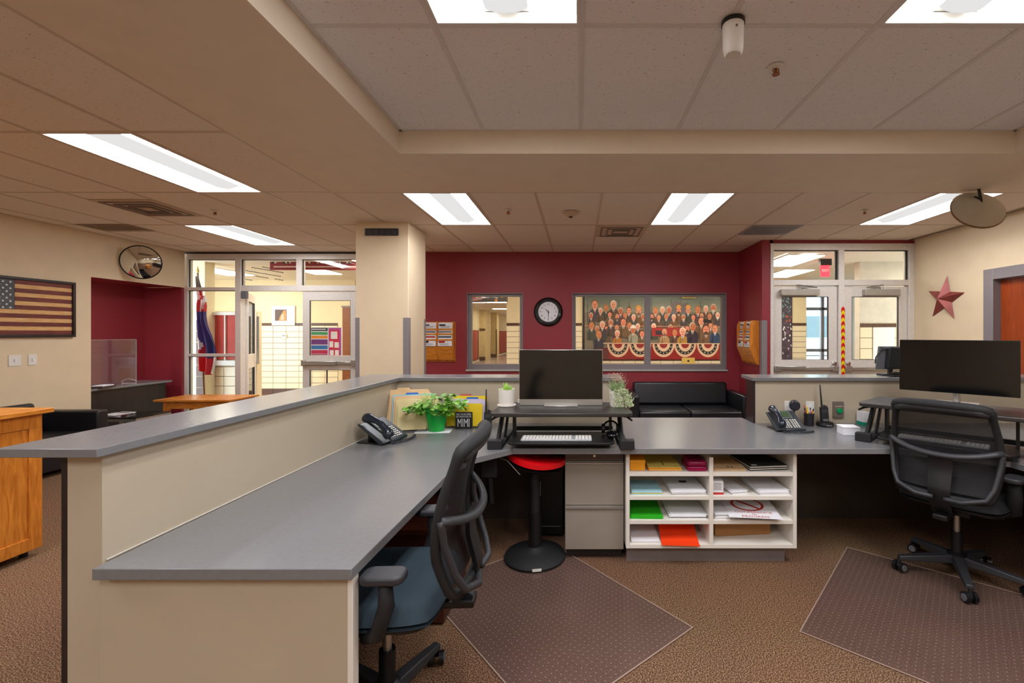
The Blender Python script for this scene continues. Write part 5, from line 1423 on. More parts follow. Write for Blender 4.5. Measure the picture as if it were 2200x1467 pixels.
# flag and pole
xf, yf = X_at(441, 7.75), 7.75
t = thing('flag_pole', 'indoor flag on a pole with spear tip behind the left storefront pane', 'flag', (xf, yf, 0))
MB().lathe([(0.14, 0), (0.14, 0.02), (0.05, 0.06), (0.02, 0.09), (0.001, 0.09)], 24).build('stand', M_brass, t, smooth=True)
MB().cyl((0, 0, 0.08), (-0.13, 0, 2.50), 0.014, n=10).build('pole', wood_mat('pole_wood', (90, 56, 30), (130, 84, 44)), t)
MB().lathe([(0.012, 0), (0.022, 0.03), (0.012, 0.07), (0.001, 0.13)], 10, c=(-0.13, 0, 2.50)).build('finial', M_brass, t)
q = MB(); nu, nv = 22, 40
def fpt(u, v):
    z = 2.44-1.62*v; w0 = 0.05+0.20*min(1, v*1.6)+ (0.06*math.sin(3.1*v*PI) if v > .2 else 0)
    x = -0.14+0.10*v+w0*(u-0.12)*1.1; y = -0.03+0.05*math.sin(u*5*PI+v*3)*min(1, v*3)
    return (x, y, z - 0.25*u*max(0, v-0.75)*2*math.sin(PI*u))
V = [fpt(i/nu, j/nv) for i in range(nu+1) for j in range(nv+1)]
for i in range(nu):
    for j in range(nv):
        u, v = (i+.5)/nu, (j+.5)/nv
        s = int((u*1.4+v*4.2)*2.0) % 2
        c = (176, 24, 34) if s else (226, 220, 216)
        if v < 0.14: c = (92, 76, 70)
        if 0.38 < v < 0.86 and u > 0.25+0.25*math.sin(v*9): c = (52, 50, 112)
        if v > 0.86: c = (186, 20, 30) if u < 0.75 else (226, 220, 216)
        a = i*(nv+1)+j
        q.add([V[a], V[a+nv+1], V[a+nv+2], V[a+1]], [(0, 1, 2, 3)], 0, c)
q.build('flag_cloth', color_attr_mat('flag_print', 0.8), t, norm=False)

# red display case behind the storefront
YC = 8.2
t = thing('display_case', 'white framed display case with red backing behind the left storefront pane', 'display case', (0, 0, 0))
def XC(p): return X_at(p, YC)
def ZC(p): return Z_at(p, YC)
MB().box(XC(446), XC(545), YC, YC+0.03, ZC(772), ZC(675)).build('backing', mat('case_red', (190, 62, 50), 0.6), t)
b = MB(); b.box(XC(442), XC(550), YC-0.04, YC+0.02, ZC(677), ZC(670)); b.box(XC(442), XC(550), YC-0.04, YC-0.0005, ZC(785), ZC(774)); b.box(XC(441), XC(446), YC-0.04, YC+0.02, ZC(774), ZC(677)); b.box(XC(545), XC(550), YC-0.04, YC+0.02, ZC(774), ZC(677)); b.box(XC(484), XC(486.5), YC-0.03, YC-0.0005, ZC(774), ZC(677))
b.build('frame', M_wht, t, bevel=0.003)
wc = struct('wall_display')
MB().box(-7.6, XC(550), YC+0.031, YC+0.15, 0, ZC(668)).build('painted_panel', M_hallw, wc)
tile_field(wc, XC(446), XC(546), YC+0.031, z0=0.15, z1=0.85, thh=0.165, base=False, trim=False)

# framed photo, wall outlet, poster board, wood door at the hallway wall
t = thing('framed_photo', 'small white matted photo on the hallway wall above the brown tile line', 'picture', (0, 0, 0))
MB().box(XH(585), XH(634), YW-0.02, YW+0.005, ZH(699), ZH(657)).build('mat_board', M_paper, t, bevel=0.002)
b = MB(); b.box(XH(592), XH(617), YW-0.024, YW-0.0202, ZH(689), ZH(665), 0, (84, 62, 52)); b.prism_y([(XH(600), ZH(689)), (XH(616), ZH(689)), (XH(616), ZH(667)), (XH(611), ZH(667)), (XH(603), ZH(680))], YW-0.026, YW-0.0242, 0, (236, 130, 46)); b.prism_y([(XH(604), ZH(687)), (XH(612), ZH(687)), (XH(611), ZH(673)), (XH(607), ZH(676))], YW-0.028, YW-0.0262, 0, (170, 170, 150))
b.build('photo', M_gloss, t)
t = thing('outlet', 'white outlet plate on the tiled hallway wall', 'wall plate', (0, 0, 0))
MB().box(XH(607), XH(617), YW-0.03, YW-0.016, ZH(725), ZH(717)).build('plate', M_wht, t)
b = MB(); b.box(XH(609), XH(611), YW-0.032, YW-0.0302, ZH(722), ZH(720)); b.box(XH(613), XH(615), YW-0.032, YW-0.0302, ZH(722), ZH(720)); b.build('socket', M_ink, t)
YP = 8.6
def XP(p): return X_at(p, YP)
def ZP(p): return Z_at(p, YP)
t = thing('poster_board', 'colourful striped poster with pink cards seen through the storefront door glass', 'poster', (0, 0, 0))
MB().box(XP(667), XP(734), YP, YP+0.03, ZP(768), ZP(703)).build('board', M_paper, t)
b = MB()
for i, (a, c, col) in enumerate(((704, 711, (56, 66, 90)), (713, 719, (70, 170, 110)), (721, 727, (240, 150, 60)), (729, 740, (120, 60, 140)), (742, 750, (50, 120, 190)), (752, 760, (196, 40, 90)), (761, 763, (150, 40, 90)))):
    b.box(XP(668), XP(704), YP-0.003, YP-0.0002, ZP(c), ZP(a), 0, col)
b.box(XP(706), XP(733), YP-0.002, YP-0.0002, ZP(766), ZP(704), 0, (186, 90, 170))
b.box(XP(708), XP(729), YP-0.003, YP-0.0021, ZP(764), ZP(709), 0, (216, 36, 80))
for (x0, x1, y0, y1) in ((711, 725, 712, 728), (708, 716, 733, 746), (719, 728, 735, 747), (709, 717, 752, 763), (720, 728, 752, 763)): b.box(XP(x0), XP(x1), YP-0.005, YP-0.0031, ZP(y1), ZP(y0), 0, (244, 240, 244))
b.box(XP(670), XP(700), YP-0.004, YP-0.0031, ZP(708.4), ZP(706), 0, (226, 226, 232))
b.build('print', M_gloss, t)
MB().box(XP(699), XP(701), YP+0.031, YP+0.05, 0, ZP(705)).build('easel_leg', M_blk, t)
t = thing('hallway_door', 'brown wooden door in the hallway seen through the storefront door glass', 'door', (0, 0, 0))
MB().box(XH(736), XH(754), YH-0.03, YH-0.001, 0, ZH(660)).build('door_panel', wood_mat('hall_door_wood', (120, 66, 34), (146, 86, 48)), t); MB().box(XH(733), XH(757), YH-0.02, YH-0.0005, ZH(660), ZH(657)).build('door_head', M_frame, t)

# printed red banner hanging in the hallway, seen through the transoms
YN = 8.0
def XN(p): return X_at(p, YN)
def ZN(p): return Z_at(p, YN)
t = thing('hanging_banner', 'dark red banner with black outlined letters hanging behind the storefront transoms', 'banner', (0, 0, 0))
MB().box(XN(580), XN(790), YN, YN+0.01, ZN(580), HC-0.001).build('cloth', mat('banner_red', (150, 34, 44), 0.6), t)
MB().box(XN(588), XN(790), YN-0.003, YN-0.0002, ZN(574.5), ZN(571.5)).build('stripe', mat('banner_pink', (236, 200, 186), 0.6), t)
q = MB(); q.text('ANTIATA', 0.36, wallM(XN(680), YN-0.003, ZN(553), '-y'), 0.002, sx=1.05); q.build('lettering_shadow', M_ink, t)
q = MB(); q.text('ANTIATA', 0.34, wallM(XN(681), YN-0.008, ZN(553.5), '-y'), 0.002, sx=1.05); q.build('lettering', mat('banner_cream', (222, 204, 180), 0.6), t)
t = thing('wall_quote', 'lines of dark script lettering above the hallway display case', 'lettering', (0, 0, 0))
q = MB(); rnd = random.Random(3); YQ = 8.3
for k, (x0, x1, y0) in enumerate(((566, 580, 559), (550, 580, 562), (563, 578, 573), (540, 606, 574), (528, 604, 581), (545, 572, 592), (590, 608, 599), (524, 540, 599))):
    x = x0
    while x < x1:
        L_ = rnd.uniform(2.0, 5.0); yy = y0+(x-x0)*0.17
        q.prism_y([(X_at(x, YQ), Z_at(yy+1.0, YQ)), (X_at(x+L_, YQ), Z_at(yy+1.0+L_*.17, YQ)), (X_at(x+L_, YQ), Z_at(yy-0.7+L_*.17, YQ)), (X_at(x, YQ), Z_at(yy-0.7, YQ))], YQ, YQ+0.004)
        x += L_+0.9
q.build('script_line', mat('grey_ink', (90, 84, 78), 0.7), t)

# hanging swag behind the small window
YG = 9.6
t = thing('hanging_swag', 'dark grey swag with pink floral end hanging behind the small window', 'swag', (0, 0, 0))
def XG(p): return X_at(p, YG)
def ZG(p): return Z_at(p, YG)
b = MB(); b.prism_y([(XG(1000), ZG(650)), (XG(1090), ZG(648)), (XG(1090), ZG(630)), (XG(1000), ZG(630))], YG+0.02, YG+0.04); b.box(XG(1003), XG(1004), YG+0.02, YG+0.03, ZG(630), HC-0.001); b.build('cloth', mat('swag_grey', (98, 96, 92), 0.8), t)
b = MB(); b.prism_y([(XG(1000), ZG(647)), (XG(1020), ZG(647)), (XG(1040), ZG(641)), (XG(1052), ZG(634)), (XG(1040), ZG(630)), (XG(1000), ZG(630))], YG, YG+0.018); b.build('floral_panel', mat('swag_pink', (176, 80, 88), 0.8, rgb2=(206, 190, 180), vscale=14), t)
for (px, py, r, c, lab) in ((1079, 637.5, 0.028, (232, 178, 60), 'yellow paper ball hanging behind the small window'), (1067, 646, 0.034, (226, 150, 84), 'orange paper ball hanging behind the small window')):
    t = thing('paper_ball', lab, 'decoration', (XG(px), YG-0.1, ZG(py)), 0, 'paper balls behind the small window')
    MB().lathe([(0.001, -r), (r*0.7, -r*0.7), (r, 0), (r*0.7, r*0.7), (0.001, r)], 12).build('ball', mat('ball_%d' % c[1], c, 0.7), t, smooth=True, ang=180)
    MB().cyl((0, 0, r), (0, 0, HC-ZG(py)), 0.0015, n=5).build('string', M_ink, t)

# vestibule paper notice, patterned banner
t = thing('paper_notice', 'large blank white paper on the tiled vestibule wall', 'notice', (0, 0, 0))
MB().box(X_at(1878, 7.95), X_at(1925, 7.95), 7.975, 7.979, Z_at(775, 7.95), Z_at(703, 7.95)).build('sheet', M_paper, t)
t = thing('patterned_banner', 'tall grey and purple patterned banner behind the left entrance door', 'banner', (0, 0, 0))
q = MB(); q.box(XH(1677), XH(1701), YH-0.05, YH-0.04, ZH(800), ZH(634), 0, (70, 62, 76)); rnd = random.Random(8)
for k in range(150):
    x, y = rnd.uniform(1678, 1699), rnd.uniform(636, 796)
    c = (110, 140, 142) if y < 680 else ((176, 96, 66) if y < 690 else ((226, 222, 230) if rnd.random() < .35 else (96, 70, 92)))
    r = rnd.uniform(.6, 2.2); yy = YH-0.0501-0.00003*k
    q.add([(XH(a), yy, ZH(b_)) for a, b_ in ell(x, y, r, r*rnd.uniform(.8, 2), 7)], [tuple(range(7))], 0, c)
q.build('print', M_paint, t, norm=False)

# ================================================================== DESK ITEMS, LEFT
M_phone = mat('phone_charcoal', (46, 52, 58), 0.35, var=0.05)
def phone(label, loc, rz):
    t = thing('desk_phone', label, 'telephone', loc, rz, None)
    # body: tilted wedge  (front low, back high)
    W, D = 0.205, 0.19
    b = MB(); b.prism_x([(-D/2, 0.02), (D/2-0.02, 0.125), (D/2, 0.118), (D/2-0.04, 0.045), (-D/2, 0.004)], -W/2+0.052, W/2); b.build('body', M_phone, t, bevel=0.005)
    b = MB(); b.prism_x([(-D/2-0.002, 0.016), (D/2-0.02, 0.118), (D/2-0.005, 0.11), (-D/2+0.03, 0.0)], -W/2-0.01, -W/2+0.0515); b.build('cradle', M_phone, t, bevel=0.005)
    b = MB(); b.box(-W/2+0.01, W/2-0.01, -D/2+0.02, D/2+0.01, 0, 0.006); b.box(-0.05, 0.05, D/2-0.05, D/2-0.03, 0.006, 0.08); b.build('stand', M_blk, t, bevel=0.002)
    a = math.atan2(0.105, D-0.02); T = Matrix.Translation((0, -D/2, 0.0205)) @ Matrix.Rotation(a, 4, 'X')
    b = MB(T); b.box(-0.045, 0.055, 0.115, 0.19, 0.0, 0.003); b.build('screen_bezel', M_mgrey, t, bevel=0.001)
    b = MB(T); b.box(-0.036, 0.046, 0.125, 0.182, 0.0031, 0.0045); b.build('screen', mat('lcd_green', (70, 92, 66), 0.2), t)
    k0 = MB(T).box(-0.006, 0.006, -0.004, 0.004, 0.0, 0.004).build('key', M_wht, t, bevel=0.001)
    first = True; S = T.to_3x3()
    for r in range(6):
        for c in range(6):
            if r > 3 and c > 3: pass
            v = S @ Vector((-0.035+0.018*c+(0.006 if c > 2 else 0), 0.02+0.0155*r, 0))
            if first: k0.location = v; first = False
            else: inst(k0, 'key', t, v)
    # handset
    pts = []
    for i in range(15):
        u = i/14; pts.append(T @ Vector((-W/2+0.02, 0.0+0.20*u, 0.028+0.030*math.sin(PI*u))))
    b = MB(); b.tube(pts, [0.020, 0.024, 0.024, 0.020, 0.016, 0.015, 0.015, 0.015, 0.015, 0.015, 0.016, 0.020, 0.024, 0.024, 0.020], 12, flat=1.25)
    hs = b.build('handset', mat('handset_blue_black', (30, 38, 50), 0.18), t, smooth=True, ang=180)
    # coiled cord
    c = []; n = 150
    for i in range(n+1):
        u = i/n; cx_ = -W/2+0.02+0.23*u; cy_ = -D/2-0.02-0.035*math.sin(PI*u)
        th_ = u*2*PI*24; c.append((cx_, cy_+0.007*math.cos(th_), 0.010+0.007*math.sin(th_)))
    b = MB(); b.tube(c, 0.0022, 5); b.build('coiled_cord', M_phone, t, smooth=True, ang=180)
    return t
phone('charcoal desk phone with coiled cord on the long left desk', (-1.29, 2.98, 0.7505), math.radians(76)).scale = (1.12, 1.12, 1.12)
phone('charcoal desk phone with green screen on the right of the desk', (1.535, 3.33, 0.7505), math.radians(4))

def folder_rack(label, loc, rz, cols, n_, W=0.30, H=0.235, lean=0.28):
    """wire rack; folders stand in it as things of their own"""
    t = thing('folder_rack', label, 'file rack', loc, rz, 'wire folder racks')
    b = MB()
    Lr_ = n_*0.028+0.05
    b.tube([(-0.10, -0.03, 0.004), (-0.10, Lr_, 0.004)], 0.003, 6); b.tube([(0.10, -0.03, 0.004), (0.10, Lr_, 0.004)], 0.003, 6)
    b.tube([(-0.10, -0.03, 0.004), (0.10, -0.03, 0.004)], 0.003, 6); b.build('base_wire', M_mgrey, t)
    for k in (0, n_):
        y = k*0.028-0.012
        b = MB(); b.tube([(-0.10, y, 0.004), (-0.10, y+0.06, 0.10), (-0.06, y+0.09, 0.15), (0.06, y+0.09, 0.15), (0.10, y+0.06, 0.10), (0.10, y, 0.004)], 0.002, 6); b.build('divider_wire', M_mgrey, t)
    T0 = Matrix.Translation(loc) @ Matrix.Rotation(rz, 4, 'Z')
    for k in range(n_):
        m_, lab, tabc, dh, dx = cols[k]
        p_ = T0 @ Vector((dx, k*0.028, 0.009))
        f = thing('file_folder', lab, 'folder', p_, 0, 'folders standing in the wire racks', rot=(-lean, 0, rz))
        MB().prism_y([(-W/2, 0), (W/2, 0), (W/2, H+dh-0.012), (W/2-0.012, H+dh), (-W/2+0.012, H+dh), (-W/2, H+dh-0.012)], -0.003, 0.0).build('cover', m_, f)
        MB().prism_y([(-W/2+0.004, 0.003), (W/2-0.004, 0.003), (W/2-0.004, H+dh-0.008), (-W/2+0.004, H+dh-0.008)], 0.0005, 0.008).build('papers', M_paper, f)
        x = -W/2+0.05+(k*0.07) % (W-0.13)
        MB().prism_y([(x, H+dh+0.0002), (x+0.10, H+dh+0.0002), (x+0.09, H+dh+0.014), (x+0.01, H+dh+0.014)], -0.003, 0.0).build('tab', tabc, f)
    return t
M_blue = mat('tab_blue', (30, 110, 200), 0.5); M_mint = mat('tab_mint', (150, 214, 190), 0.5); M_tabr = mat('tab_red', (200, 90, 90), 0.5); M_fyel = mat('folder_yellow', (238, 204, 20), 0.6); M_violet = mat('folder_lilac', (206, 196, 222), 0.6)
folder_rack('wire rack of manila folders in the corner of the left desk', (-1.205, 3.27, 0.7505), 0.20, [
    (M_man2, 'front plain manila folder in the corner rack', M_man2, -0.035, 0.045), (M_man2, 'second manila folder in the corner rack', M_man, -0.012, 0.025), (M_man, 'manila folder with mint tab in the corner rack', M_mint, 0.006, 0.005),
    (M_lblue, 'pale blue folder with bright blue tab in the corner rack', M_blue, 0.012, -0.012), (M_man, 'peach manila folder behind the blue one in the corner rack', M_man, 0.026, -0.035), (M_man, 'rearmost tall manila folder in the corner rack', M_man, 0.044, -0.055)][:6], 6)
folder_rack('wire rack of yellow and white folders left of the desk riser', (-0.86, 3.40, 0.7505), -0.04, [
    (M_fyel, 'front bright yellow folder in the rack by the walkie talkie', M_paper, -0.05, 0.0), (M_violet, 'lilac folder with blue tab behind the yellow folder', M_blue, -0.02, 0.01), (M_fyel, 'second yellow folder in the rack by the walkie talkie', M_tabr, 0.0, 0.02)], 3, W=0.27, H=0.22, lean=0.20)

def leafy(mb, c, r, h, n, size, seed, droop=0.3, m=0):
    rnd = random.Random(seed)
    for i in range(n):
        a = rnd.uniform(0, 2*PI); rr = r*math.sqrt(rnd.random()); z = h*rnd.uniform(0.0, 1.0)*(1-0.4*rr/r)
        p_ = Vector((c[0]+rr*math.cos(a), c[1]+rr*math.sin(a), c[2]+z)); s = size*rnd.uniform(0.6, 1.2)
        M_ = Matrix.Translation(p_) @ Euler((rnd.uniform(-.9, .5), rnd.uniform(-.6, .6), a+rnd.uniform(-.6, .6)-PI/2)).to_matrix().to_4x4()
        pts = [(0, 0, 0), (s*.38, s*.25, s*.06), (s*.46, s*.62, s*.05), (s*.22, s*.95, 0), (0, s*1.02, -s*.05), (-s*.22, s*.95, 0), (-s*.46, s*.62, s*.05), (-s*.38, s*.25, s*.06), (0, s*.5, -s*.03)]
        mb.add([M_ @ Vector(q_) for q_ in pts], [(0, 1, 8), (1, 2, 8), (2, 3, 8), (3, 4, 8), (4, 5, 8), (5, 6, 8), (6, 7, 8), (7, 0, 8)], m)
# green potted plant
x, y = P(938, 925)
t = thing('potted_plant', 'bushy green plant in a translucent bright green pot', 'plant', (x, y, 0.752))
MB().lathe([(0.055, 0), (0.058, 0.004), (0.066, 0.06), (0.080, 0.12), (0.094, 0.165), (0.098, 0.17), (0.092, 0.168), (0.077, 0.12), (0.060, 0.03), (0.001, 0.03)], 32).build('pot', mat('green_foil', (20, 176, 64), 0.25, alpha=0.9), t, smooth=True)
MB().lathe([(0.072, 0.10), (0.001, 0.105)], 24).build('soil', mat('soil', (52, 40, 28), 0.9), t)
b = MB()
rnd = random.Random(2)
for i in range(22):
    a = rnd.uniform(0, 2*PI); r = rnd.uniform(0.06, 0.19); b.tube([(0.02*math.cos(a), 0.02*math.sin(a), 0.1), (0.5*r*math.cos(a), 0.3*r*math.sin(a), 0.19), (r*math.cos(a), 0.55*r*math.sin(a), rnd.uniform(0.2, 0.27))], 0.0022, 5)
b.build('stem', M_leaf2, t)
b = MB(); leafy(b, (0, -0.01, 0.14), 0.15, 0.12, 150, 0.040, 4); leafy(b, (-0.14, -0.03, 0.15), 0.075, 0.06, 50, 0.042, 9); leafy(b, (0.14, -0.02, 0.165), 0.08, 0.07, 56, 0.042, 12); leafy(b, (0.03, 0.0, 0.235), 0.10, 0.04, 16, 0.034, 14)
o = b.build('foliage', M_leaf1, t, norm=False); o['kind'] = 'stuff'
b = MB(); b.box(-0.13, 0.12, -0.07, 0.08, 0, 0.0012); o = b.build('paper_sheet', M_paper, loc=(x-0.01, y-0.02, 0.7505), rz=0.1); tag(o, 'sheet of white paper lying under the green potted plant', 'paper')
# sign
x, y = P(996, 921)
t = thing('block_sign', 'small black block sign with white lettering beside the plant', 'sign', (x, y, 0.7505), 0.0)
MB().box(-0.062, 0.062, 0.0, 0.022, 0, 0.122).build('block', M_blkmat, t, bevel=0.001)
q = MB(); q.text('ONLY THE BEST MOMS', 0.018, wallM(0, -0.001, 0.107, '-y'), 0.0006, sx=0.60); q.text('GET PROMOTED TO', 0.020, wallM(0, -0.001, 0.089, '-y'), 0.0006, sx=0.62)
q.text('MIMI', 0.088, wallM(0, -0.001, 0.041, '-y'), 0.0006, sx=0.52)
q.build('lettering', M_paper, t)
def radio(label, loc, rz, charger=True, s=1.0):
    t = thing('walkie_talkie', label, 'radio', loc, rz, None)
    z0 = 0.0
    if charger:
        MB().lathe([(0.05, 0), (0.062, 0.01), (0.058, 0.03), (0.03, 0.038), (0.001, 0.03)], 24).build('charger_base', M_blk, t, smooth=True)
        MB().box(-0.02, 0.02, -0.064, -0.056, 0.008, 0.02).build('charger_label', M_mgrey, t); z0 = 0.028
    R = Matrix.Translation((0, 0.0, z0)) @ Matrix.Rotation(math.radians(-8), 4, 'X')
    m = MB(R); m.prism(rrect(0.056, 0.036, 0.008), 0, 0.115); m.build('body', M_blkmat, t, bevel=0.003)
    m = MB(R); m.cyl((-0.014, 0, 0.115), (-0.016, 0.0, 0.285), 0.0075, 0.004, n=10); m.build('antenna', M_blk, t, smooth=True)
    m = MB(R); m.cyl((0.004, 0, 0.115), (0.004, 0, 0.132), 0.007, n=12); m.cyl((0.02, 0, 0.115), (0.02, 0, 0.127), 0.006, n=12); m.build('knob', M_blk, t)
    m = MB(R); m.box(-0.02, 0.02, -0.0205, -0.0182, 0.07, 0.10); m.build('speaker_grille', M_dgrey, t); m = MB(R); m.box(-0.02, 0.02, -0.020, -0.0182, 0.010, 0.026); m.build('label', M_mgrey, t)
    return t
x, y = P(1048, 918); radio('black walkie talkie standing left of the middle desk riser', (x, y, 0.7505), 0.1, charger=False)
x, y = P(1772, 915); radio('black walkie talkie in a charger right of the pen cup', (x, y, 0.7505), 0.0)
# planters on the riser
t = thing('succulent_pot', 'small white pot with pale green succulent left of the monitor', 'plant', (-0.49, 3.09, 0.9630))
MB().lathe([(0.060, 0), (0.064, 0.004), (0.064, 0.010), (0.001, 0.010)], 28).build('saucer', M_lamw, t, smooth=True)
MB().lathe([(0.050, 0.011), (0.054, 0.03), (0.057, 0.115), (0.052, 0.113), (0.050, 0.10), (0.001, 0.10)], 28).build('pot', M_lamw, t, smooth=True)
b = MB()
def spike(mb, base, a, el_, L_, w_):
    M_ = Matrix.Translation(base) @ Euler((0, 0, a)).to_matrix().to_4x4() @ Euler((0, -el_, 0)).to_matrix().to_4x4()
    mb.add([M_ @ Vector(p_) for p_ in ((0, -w_, 0), (0, w_, 0), (L_*.5, w_*1.1, w_*.5), (L_*.5, -w_*1.1, w_*.5), (L_, 0, 0), (L_*.4, 0, -w_))], [(0, 3, 2, 1), (3, 4, 2), (0, 5, 3), (3, 5, 4), (1, 2, 5), (2, 4, 5), (0, 1, 5)])
rnd = random.Random(6)
for i in range(46): spike(b, (rnd.uniform(-.02, .02), rnd.uniform(-.02, .02), 0.100), rnd.uniform(0, 2*PI), rnd.uniform(0.35, 1.4), rnd.uniform(0.04, 0.066), 0.006)
o = b.build('succulent_leaf', M_leaf2, t); o['kind'] = 'stuff'
t = thing('trailing_plant', 'white pot with trailing leafy plant right of the middle monitor', 'plant', (0.265, 3.08, 0.9630))
MB().lathe([(0.045, 0.0), (0.050, 0.02), (0.056, 0.108), (0.051, 0.106), (0.048, 0.095), (0.001, 0.095)], 28).build('pot', M_lamw, t, smooth=True)
b = MB()
for i in range(70): spike(b, (rnd.uniform(-.04, .04), rnd.uniform(-.03, .03), 0.10), rnd.uniform(0, 2*PI), rnd.uniform(0.6, 1.5), rnd.uniform(0.05, 0.12), 0.003)
o = b.build('grass_blade', M_leaf3, t); o['kind'] = 'stuff'
b = MB()
for i in range(260):
    u = rnd.random(); a = rnd.uniform(-0.5, 0.7)
    x = 0.02+0.035*rnd.random()+0.045*u+rnd.gauss(0, .010); z = 0.125-0.11*u+rnd.gauss(0, .008)
    s = 0.006; z = max(z, 0.006); b.add([(x-s, -0.05-0.02*u+rnd.gauss(0, .006), z-s*.4), (x, -0.055-0.02*u, z-s*.9), (x+s, -0.05-0.02*u, z), (x, -0.05-0.02*u, z+s)], [(0, 1, 2, 3)])
for i in range(120):
    x = -0.03+rnd.gauss(0, .014); z = max(0.006, rnd.uniform(0.0, 0.12)); x = x+0.02 if rnd.random() < .5 else x+0.05; y = -0.06+rnd.gauss(0, .004); s = 0.006
    b.add([(x-s, y, z), (x, y-.002, z-s), (x+s, y, z), (x, y, z+s)], [(0, 1, 2, 3)])
o = b.build('trailing_leaf', mat('string_leaf', (196, 200, 160), 0.6, rgb2=(110, 138, 84), vscale=90), t, norm=False); o['kind'] = 'stuff'
b = MB(); rnd = random.Random(17)
for i in range(150):
    x, y, z = rnd.gauss(0, .032), rnd.gauss(0, .02), rnd.uniform(0.16, 0.225); s = rnd.uniform(.004, .009)
    M_ = Matrix.Translation((x, y, z)) @ Euler((rnd.uniform(0, 3), rnd.uniform(0, 3), 0)).to_matrix().to_4x4()
    b.add([M_ @ Vector(p_) for p_ in ((-s, 0, 0), (0, -s*.5, 0), (s, 0, 0), (0, s*.5, 0))], [(0, 1, 2, 3)])
o = b.build('blossom', mat('blossom', (176, 96, 92), 0.7, rgb2=(214, 196, 170), vscale=120), t, norm=False); o['kind'] = 'stuff'
o = MB().box(-0.022, 0.022, -0.015, 0.015, 0, 0.03).build('power_adapter', M_wht, bevel=0.004, loc=(-0.405, 3.20, 0.9630)); tag(o, 'small white power adapter between the succulent and the monitor', 'adapter')

# ================================================================== DESK ITEMS, RIGHT
x, y = P(1738, 914)
cup = thing('pen_cup', 'black wire mesh pen cup beside the right desk phone', 'pen cup', (x, y, 0.7505))
MB().lathe([(0.034, 0), (0.036, 0.095), (0.034, 0.095), (0.032, 0.004), (0.001, 0.004)], 24).build('cup', mat('cup_mesh', (36, 32, 40), 0.5, alpha=0.85), cup, smooth=True)
PEN = [('yellow pencil leaning left in the pen cup', (240, 190, 30)), ('white pen in the pen cup', (230, 226, 220)), ('orange highlighter in the pen cup', (246, 130, 30)), ('black marker standing tallest in the pen cup', (26, 26, 30)),
       ('dark red pen in the middle of the pen cup', (170, 20, 60)), ('yellow highlighter leaning right in the pen cup', (246, 226, 60)), ('purple pen in the pen cup', (90, 50, 150)), ('second yellow pencil at the front of the pen cup', (236, 176, 40))]
for i, (lab, c) in enumerate(PEN):
    a = 2*PI*i/len(PEN); tl = 0.22
    p_ = thing('pen', lab, 'pen', (x+0.012*math.cos(a), y+0.012*math.sin(a), 0.756), 0, 'pens in the pen cup', rot=(-0.16*math.sin(a), 0.16*math.cos(a), 0))
    L_ = 0.15 if i == 3 else 0.118+0.012*(i % 3)
    MB().cyl((0, 0, 0), (0, 0, L_-0.02), 0.0042 if i not in (2, 5) else 0.006, n=10).build('barrel', mat('pen_%d' % i, c, 0.4), p_)
    MB().cyl((0, 0, L_-0.0195), (0, 0, L_), 0.0044, 0.0035, n=10).build('pen_cap', mat('pencap_%d' % (i % 3), [(220, 90, 90), (30, 30, 30), (240, 220, 80)][i % 3], 0.4), p_)
def plate(label, px0, px1, py0, py1, m):
    t = thing('wall_plate', label, 'wall plate', (0, 0, 0)); yy = 3.569
    MB().box(X_at(px0, yy), X_at(px1, yy), yy-0.006, yy, Z_at(py1, yy), Z_at(py0, yy)).build('plate', m, t, bevel=0.002)
    xc, zc = X_at((px0+px1)/2, yy), Z_at((py0+py1)/2, yy)
    b = MB(); b.box(xc-0.016, xc+0.016, yy-0.009, yy-0.0062, zc-0.03, zc-0.006); b.box(xc-0.016, xc+0.016, yy-0.009, yy-0.0062, zc+0.006, zc+0.03); b.build('socket', M_paper, t, bevel=0.002)
plate('white outlet plate on the panel behind the right desk phone', 1685, 1704, 861, 889, M_wht)
plate('white outlet plate on the panel behind the pen cup', 1731, 1749, 862, 892, M_wht)
t = thing('push_button', 'green push button on a grey metal plate, on the right panel', 'button', (0, 0, 0)); yy = 3.569
MB().box(X_at(1788, yy), X_at(1810, yy), yy-0.02, yy, Z_at(896, yy), Z_at(862, yy)).build('plate', mat('steel_plate', (140, 132, 124), 0.4, metal=0.5), t, bevel=0.002)
MB().cyl((X_at(1800, yy), yy-0.02, Z_at(881, yy)), (X_at(1800, yy), yy-0.034, Z_at(881, yy)), 0.022, n=24).build('button_cap', mat('button_green', (0, 150, 84), 0.35), t, bevel=0.003)
MB().box(X_at(1791, yy), X_at(1807, yy), yy-0.0215, yy-0.0202, Z_at(873, yy), Z_at(871, yy)).build('caption_strip', mat('caption_pink', (206, 150, 140), 0.6), t)
x, y = P(1828, 934)
t = thing('note_box', 'low white cardboard box beside the right desk riser', 'box', (x, y+0.03, 0.7505), -0.12)
MB().box(-0.055, 0.055, -0.05, 0.05, 0, 0.05).build('box_body', M_paper, t, bevel=0.001); MB().box(-0.058, 0.058, -0.053, 0.053, 0.0502, 0.057).build('lid', M_paper, t, bevel=0.001)
x, y = P(1856, 912)
t = thing('tissue_box', 'white and teal carton partly hidden behind the right riser', 'box', (x, y, 0.7505), 0.1)
MB().box(-0.03, 0.03, -0.04, 0.04, 0, 0.025).build('teal_base', mat('teal_card', (0, 150, 120), 0.6), t); MB().box(-0.03, 0.03, -0.04, 0.04, 0.0251, 0.1).build('box_body', M_paper, t)
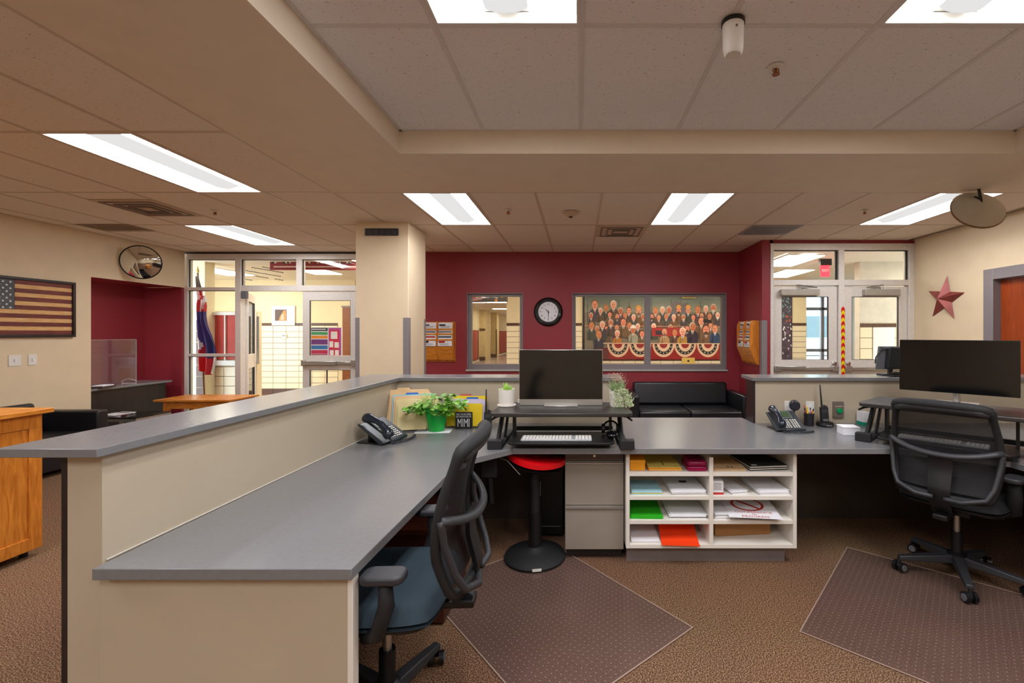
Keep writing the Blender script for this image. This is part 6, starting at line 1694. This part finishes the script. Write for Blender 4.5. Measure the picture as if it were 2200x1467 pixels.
# headset behind the phone
x, y = P(1712, 900)
t = thing('headset_cup', 'dark blue black speaker ball perched behind the right desk phone', 'headset', (1.665, 3.47, 0.7505))
MB().cyl((0, 0, 0), (0, 0, 0.12), 0.006, n=8).build('post', M_blk, t); MB().cyl((0, 0, 0), (0, 0, 0.006), 0.04, n=20).build('foot', M_blk, t)
MB().cyl((-0.01, -0.03, 0.155), (0.01, 0.02, 0.155), 0.038, 0.042, n=24).build('ear_cup', mat('handset_blue_black', (30, 38, 50), 0.18), t, bevel=0.008, seg=3)
# ledge items
t = thing('card_terminal', 'grey slanted plate with black handset and cable on the right ledge', 'terminal', (2.56, 3.70, 1.1125), 0)
b = MB(); b.prism_y([(-0.10, 0.05), (-0.075, 0.24), (0.10, 0.24), (0.10, 0.05)], 0.02, 0.035); b.build('slanted_plate', M_mgrey, t, bevel=0.003)
MB().box(-0.05, 0.10, 0.01, 0.09, 0, 0.012).build('foot', M_dgrey, t); MB().box(0.02, 0.05, 0.036, 0.06, 0.012, 0.10).build('neck', M_dgrey, t)
b = MB(); b.prism_y([(-0.035, 0.06), (0.08, 0.06), (0.08, 0.23), (-0.005, 0.235), (-0.02, 0.22)], -0.03, 0.019); b.build('handset', M_blkmat, t, bevel=0.008)
b = MB(); b.tube([(-0.01, -0.01, 0.225), (-0.05, 0.0, 0.222), (-0.08, 0.0, 0.20), (-0.115, 0.0, 0.15), (-0.12, 0.0, 0.10)], 0.005, 8); b.build('cable', M_blk, t)
t = thing('stapler', 'small black stapler lying on the right ledge beside the monitor', 'stapler', (2.57, 3.62, 1.1125), 0.1)
MB().box(-0.06, 0.08, -0.018, 0.018, 0, 0.01).build('base', M_blk, t, bevel=0.003); MB().box(-0.055, 0.08, -0.016, 0.016, 0.016, 0.04).build('arm', M_blkgl, t, bevel=0.006); MB().box(0.04, 0.08, -0.014, 0.014, 0.0101, 0.0159).build('hinge', M_mgrey, t)

M_dkch = wood_mat('dark_cherry', (56, 24, 16), (84, 38, 22), 0.35)
# reddish wooden box and floor bits below the left desk
t = thing('wooden_box', 'dark cherry wood chest on the floor under the left desk behind the chair', 'box', (-1.0, 2.45, 0))
MB().box(-0.30, 0.33, -0.2, 0.25, 0.012, 0.46).build('chest_body', M_dkch, t, bevel=0.004); MB().box(-0.32, 0.35, -0.22, 0.27, 0.461, 0.49).build('lid', M_dkch, t, bevel=0.004)
b = MB(); [b.cyl((x, y, 0), (x, y, 0.012), 0.02, n=10) for x in (-0.26, 0.29) for y in (-0.16, 0.2)]; b.build('foot', M_dark, t)
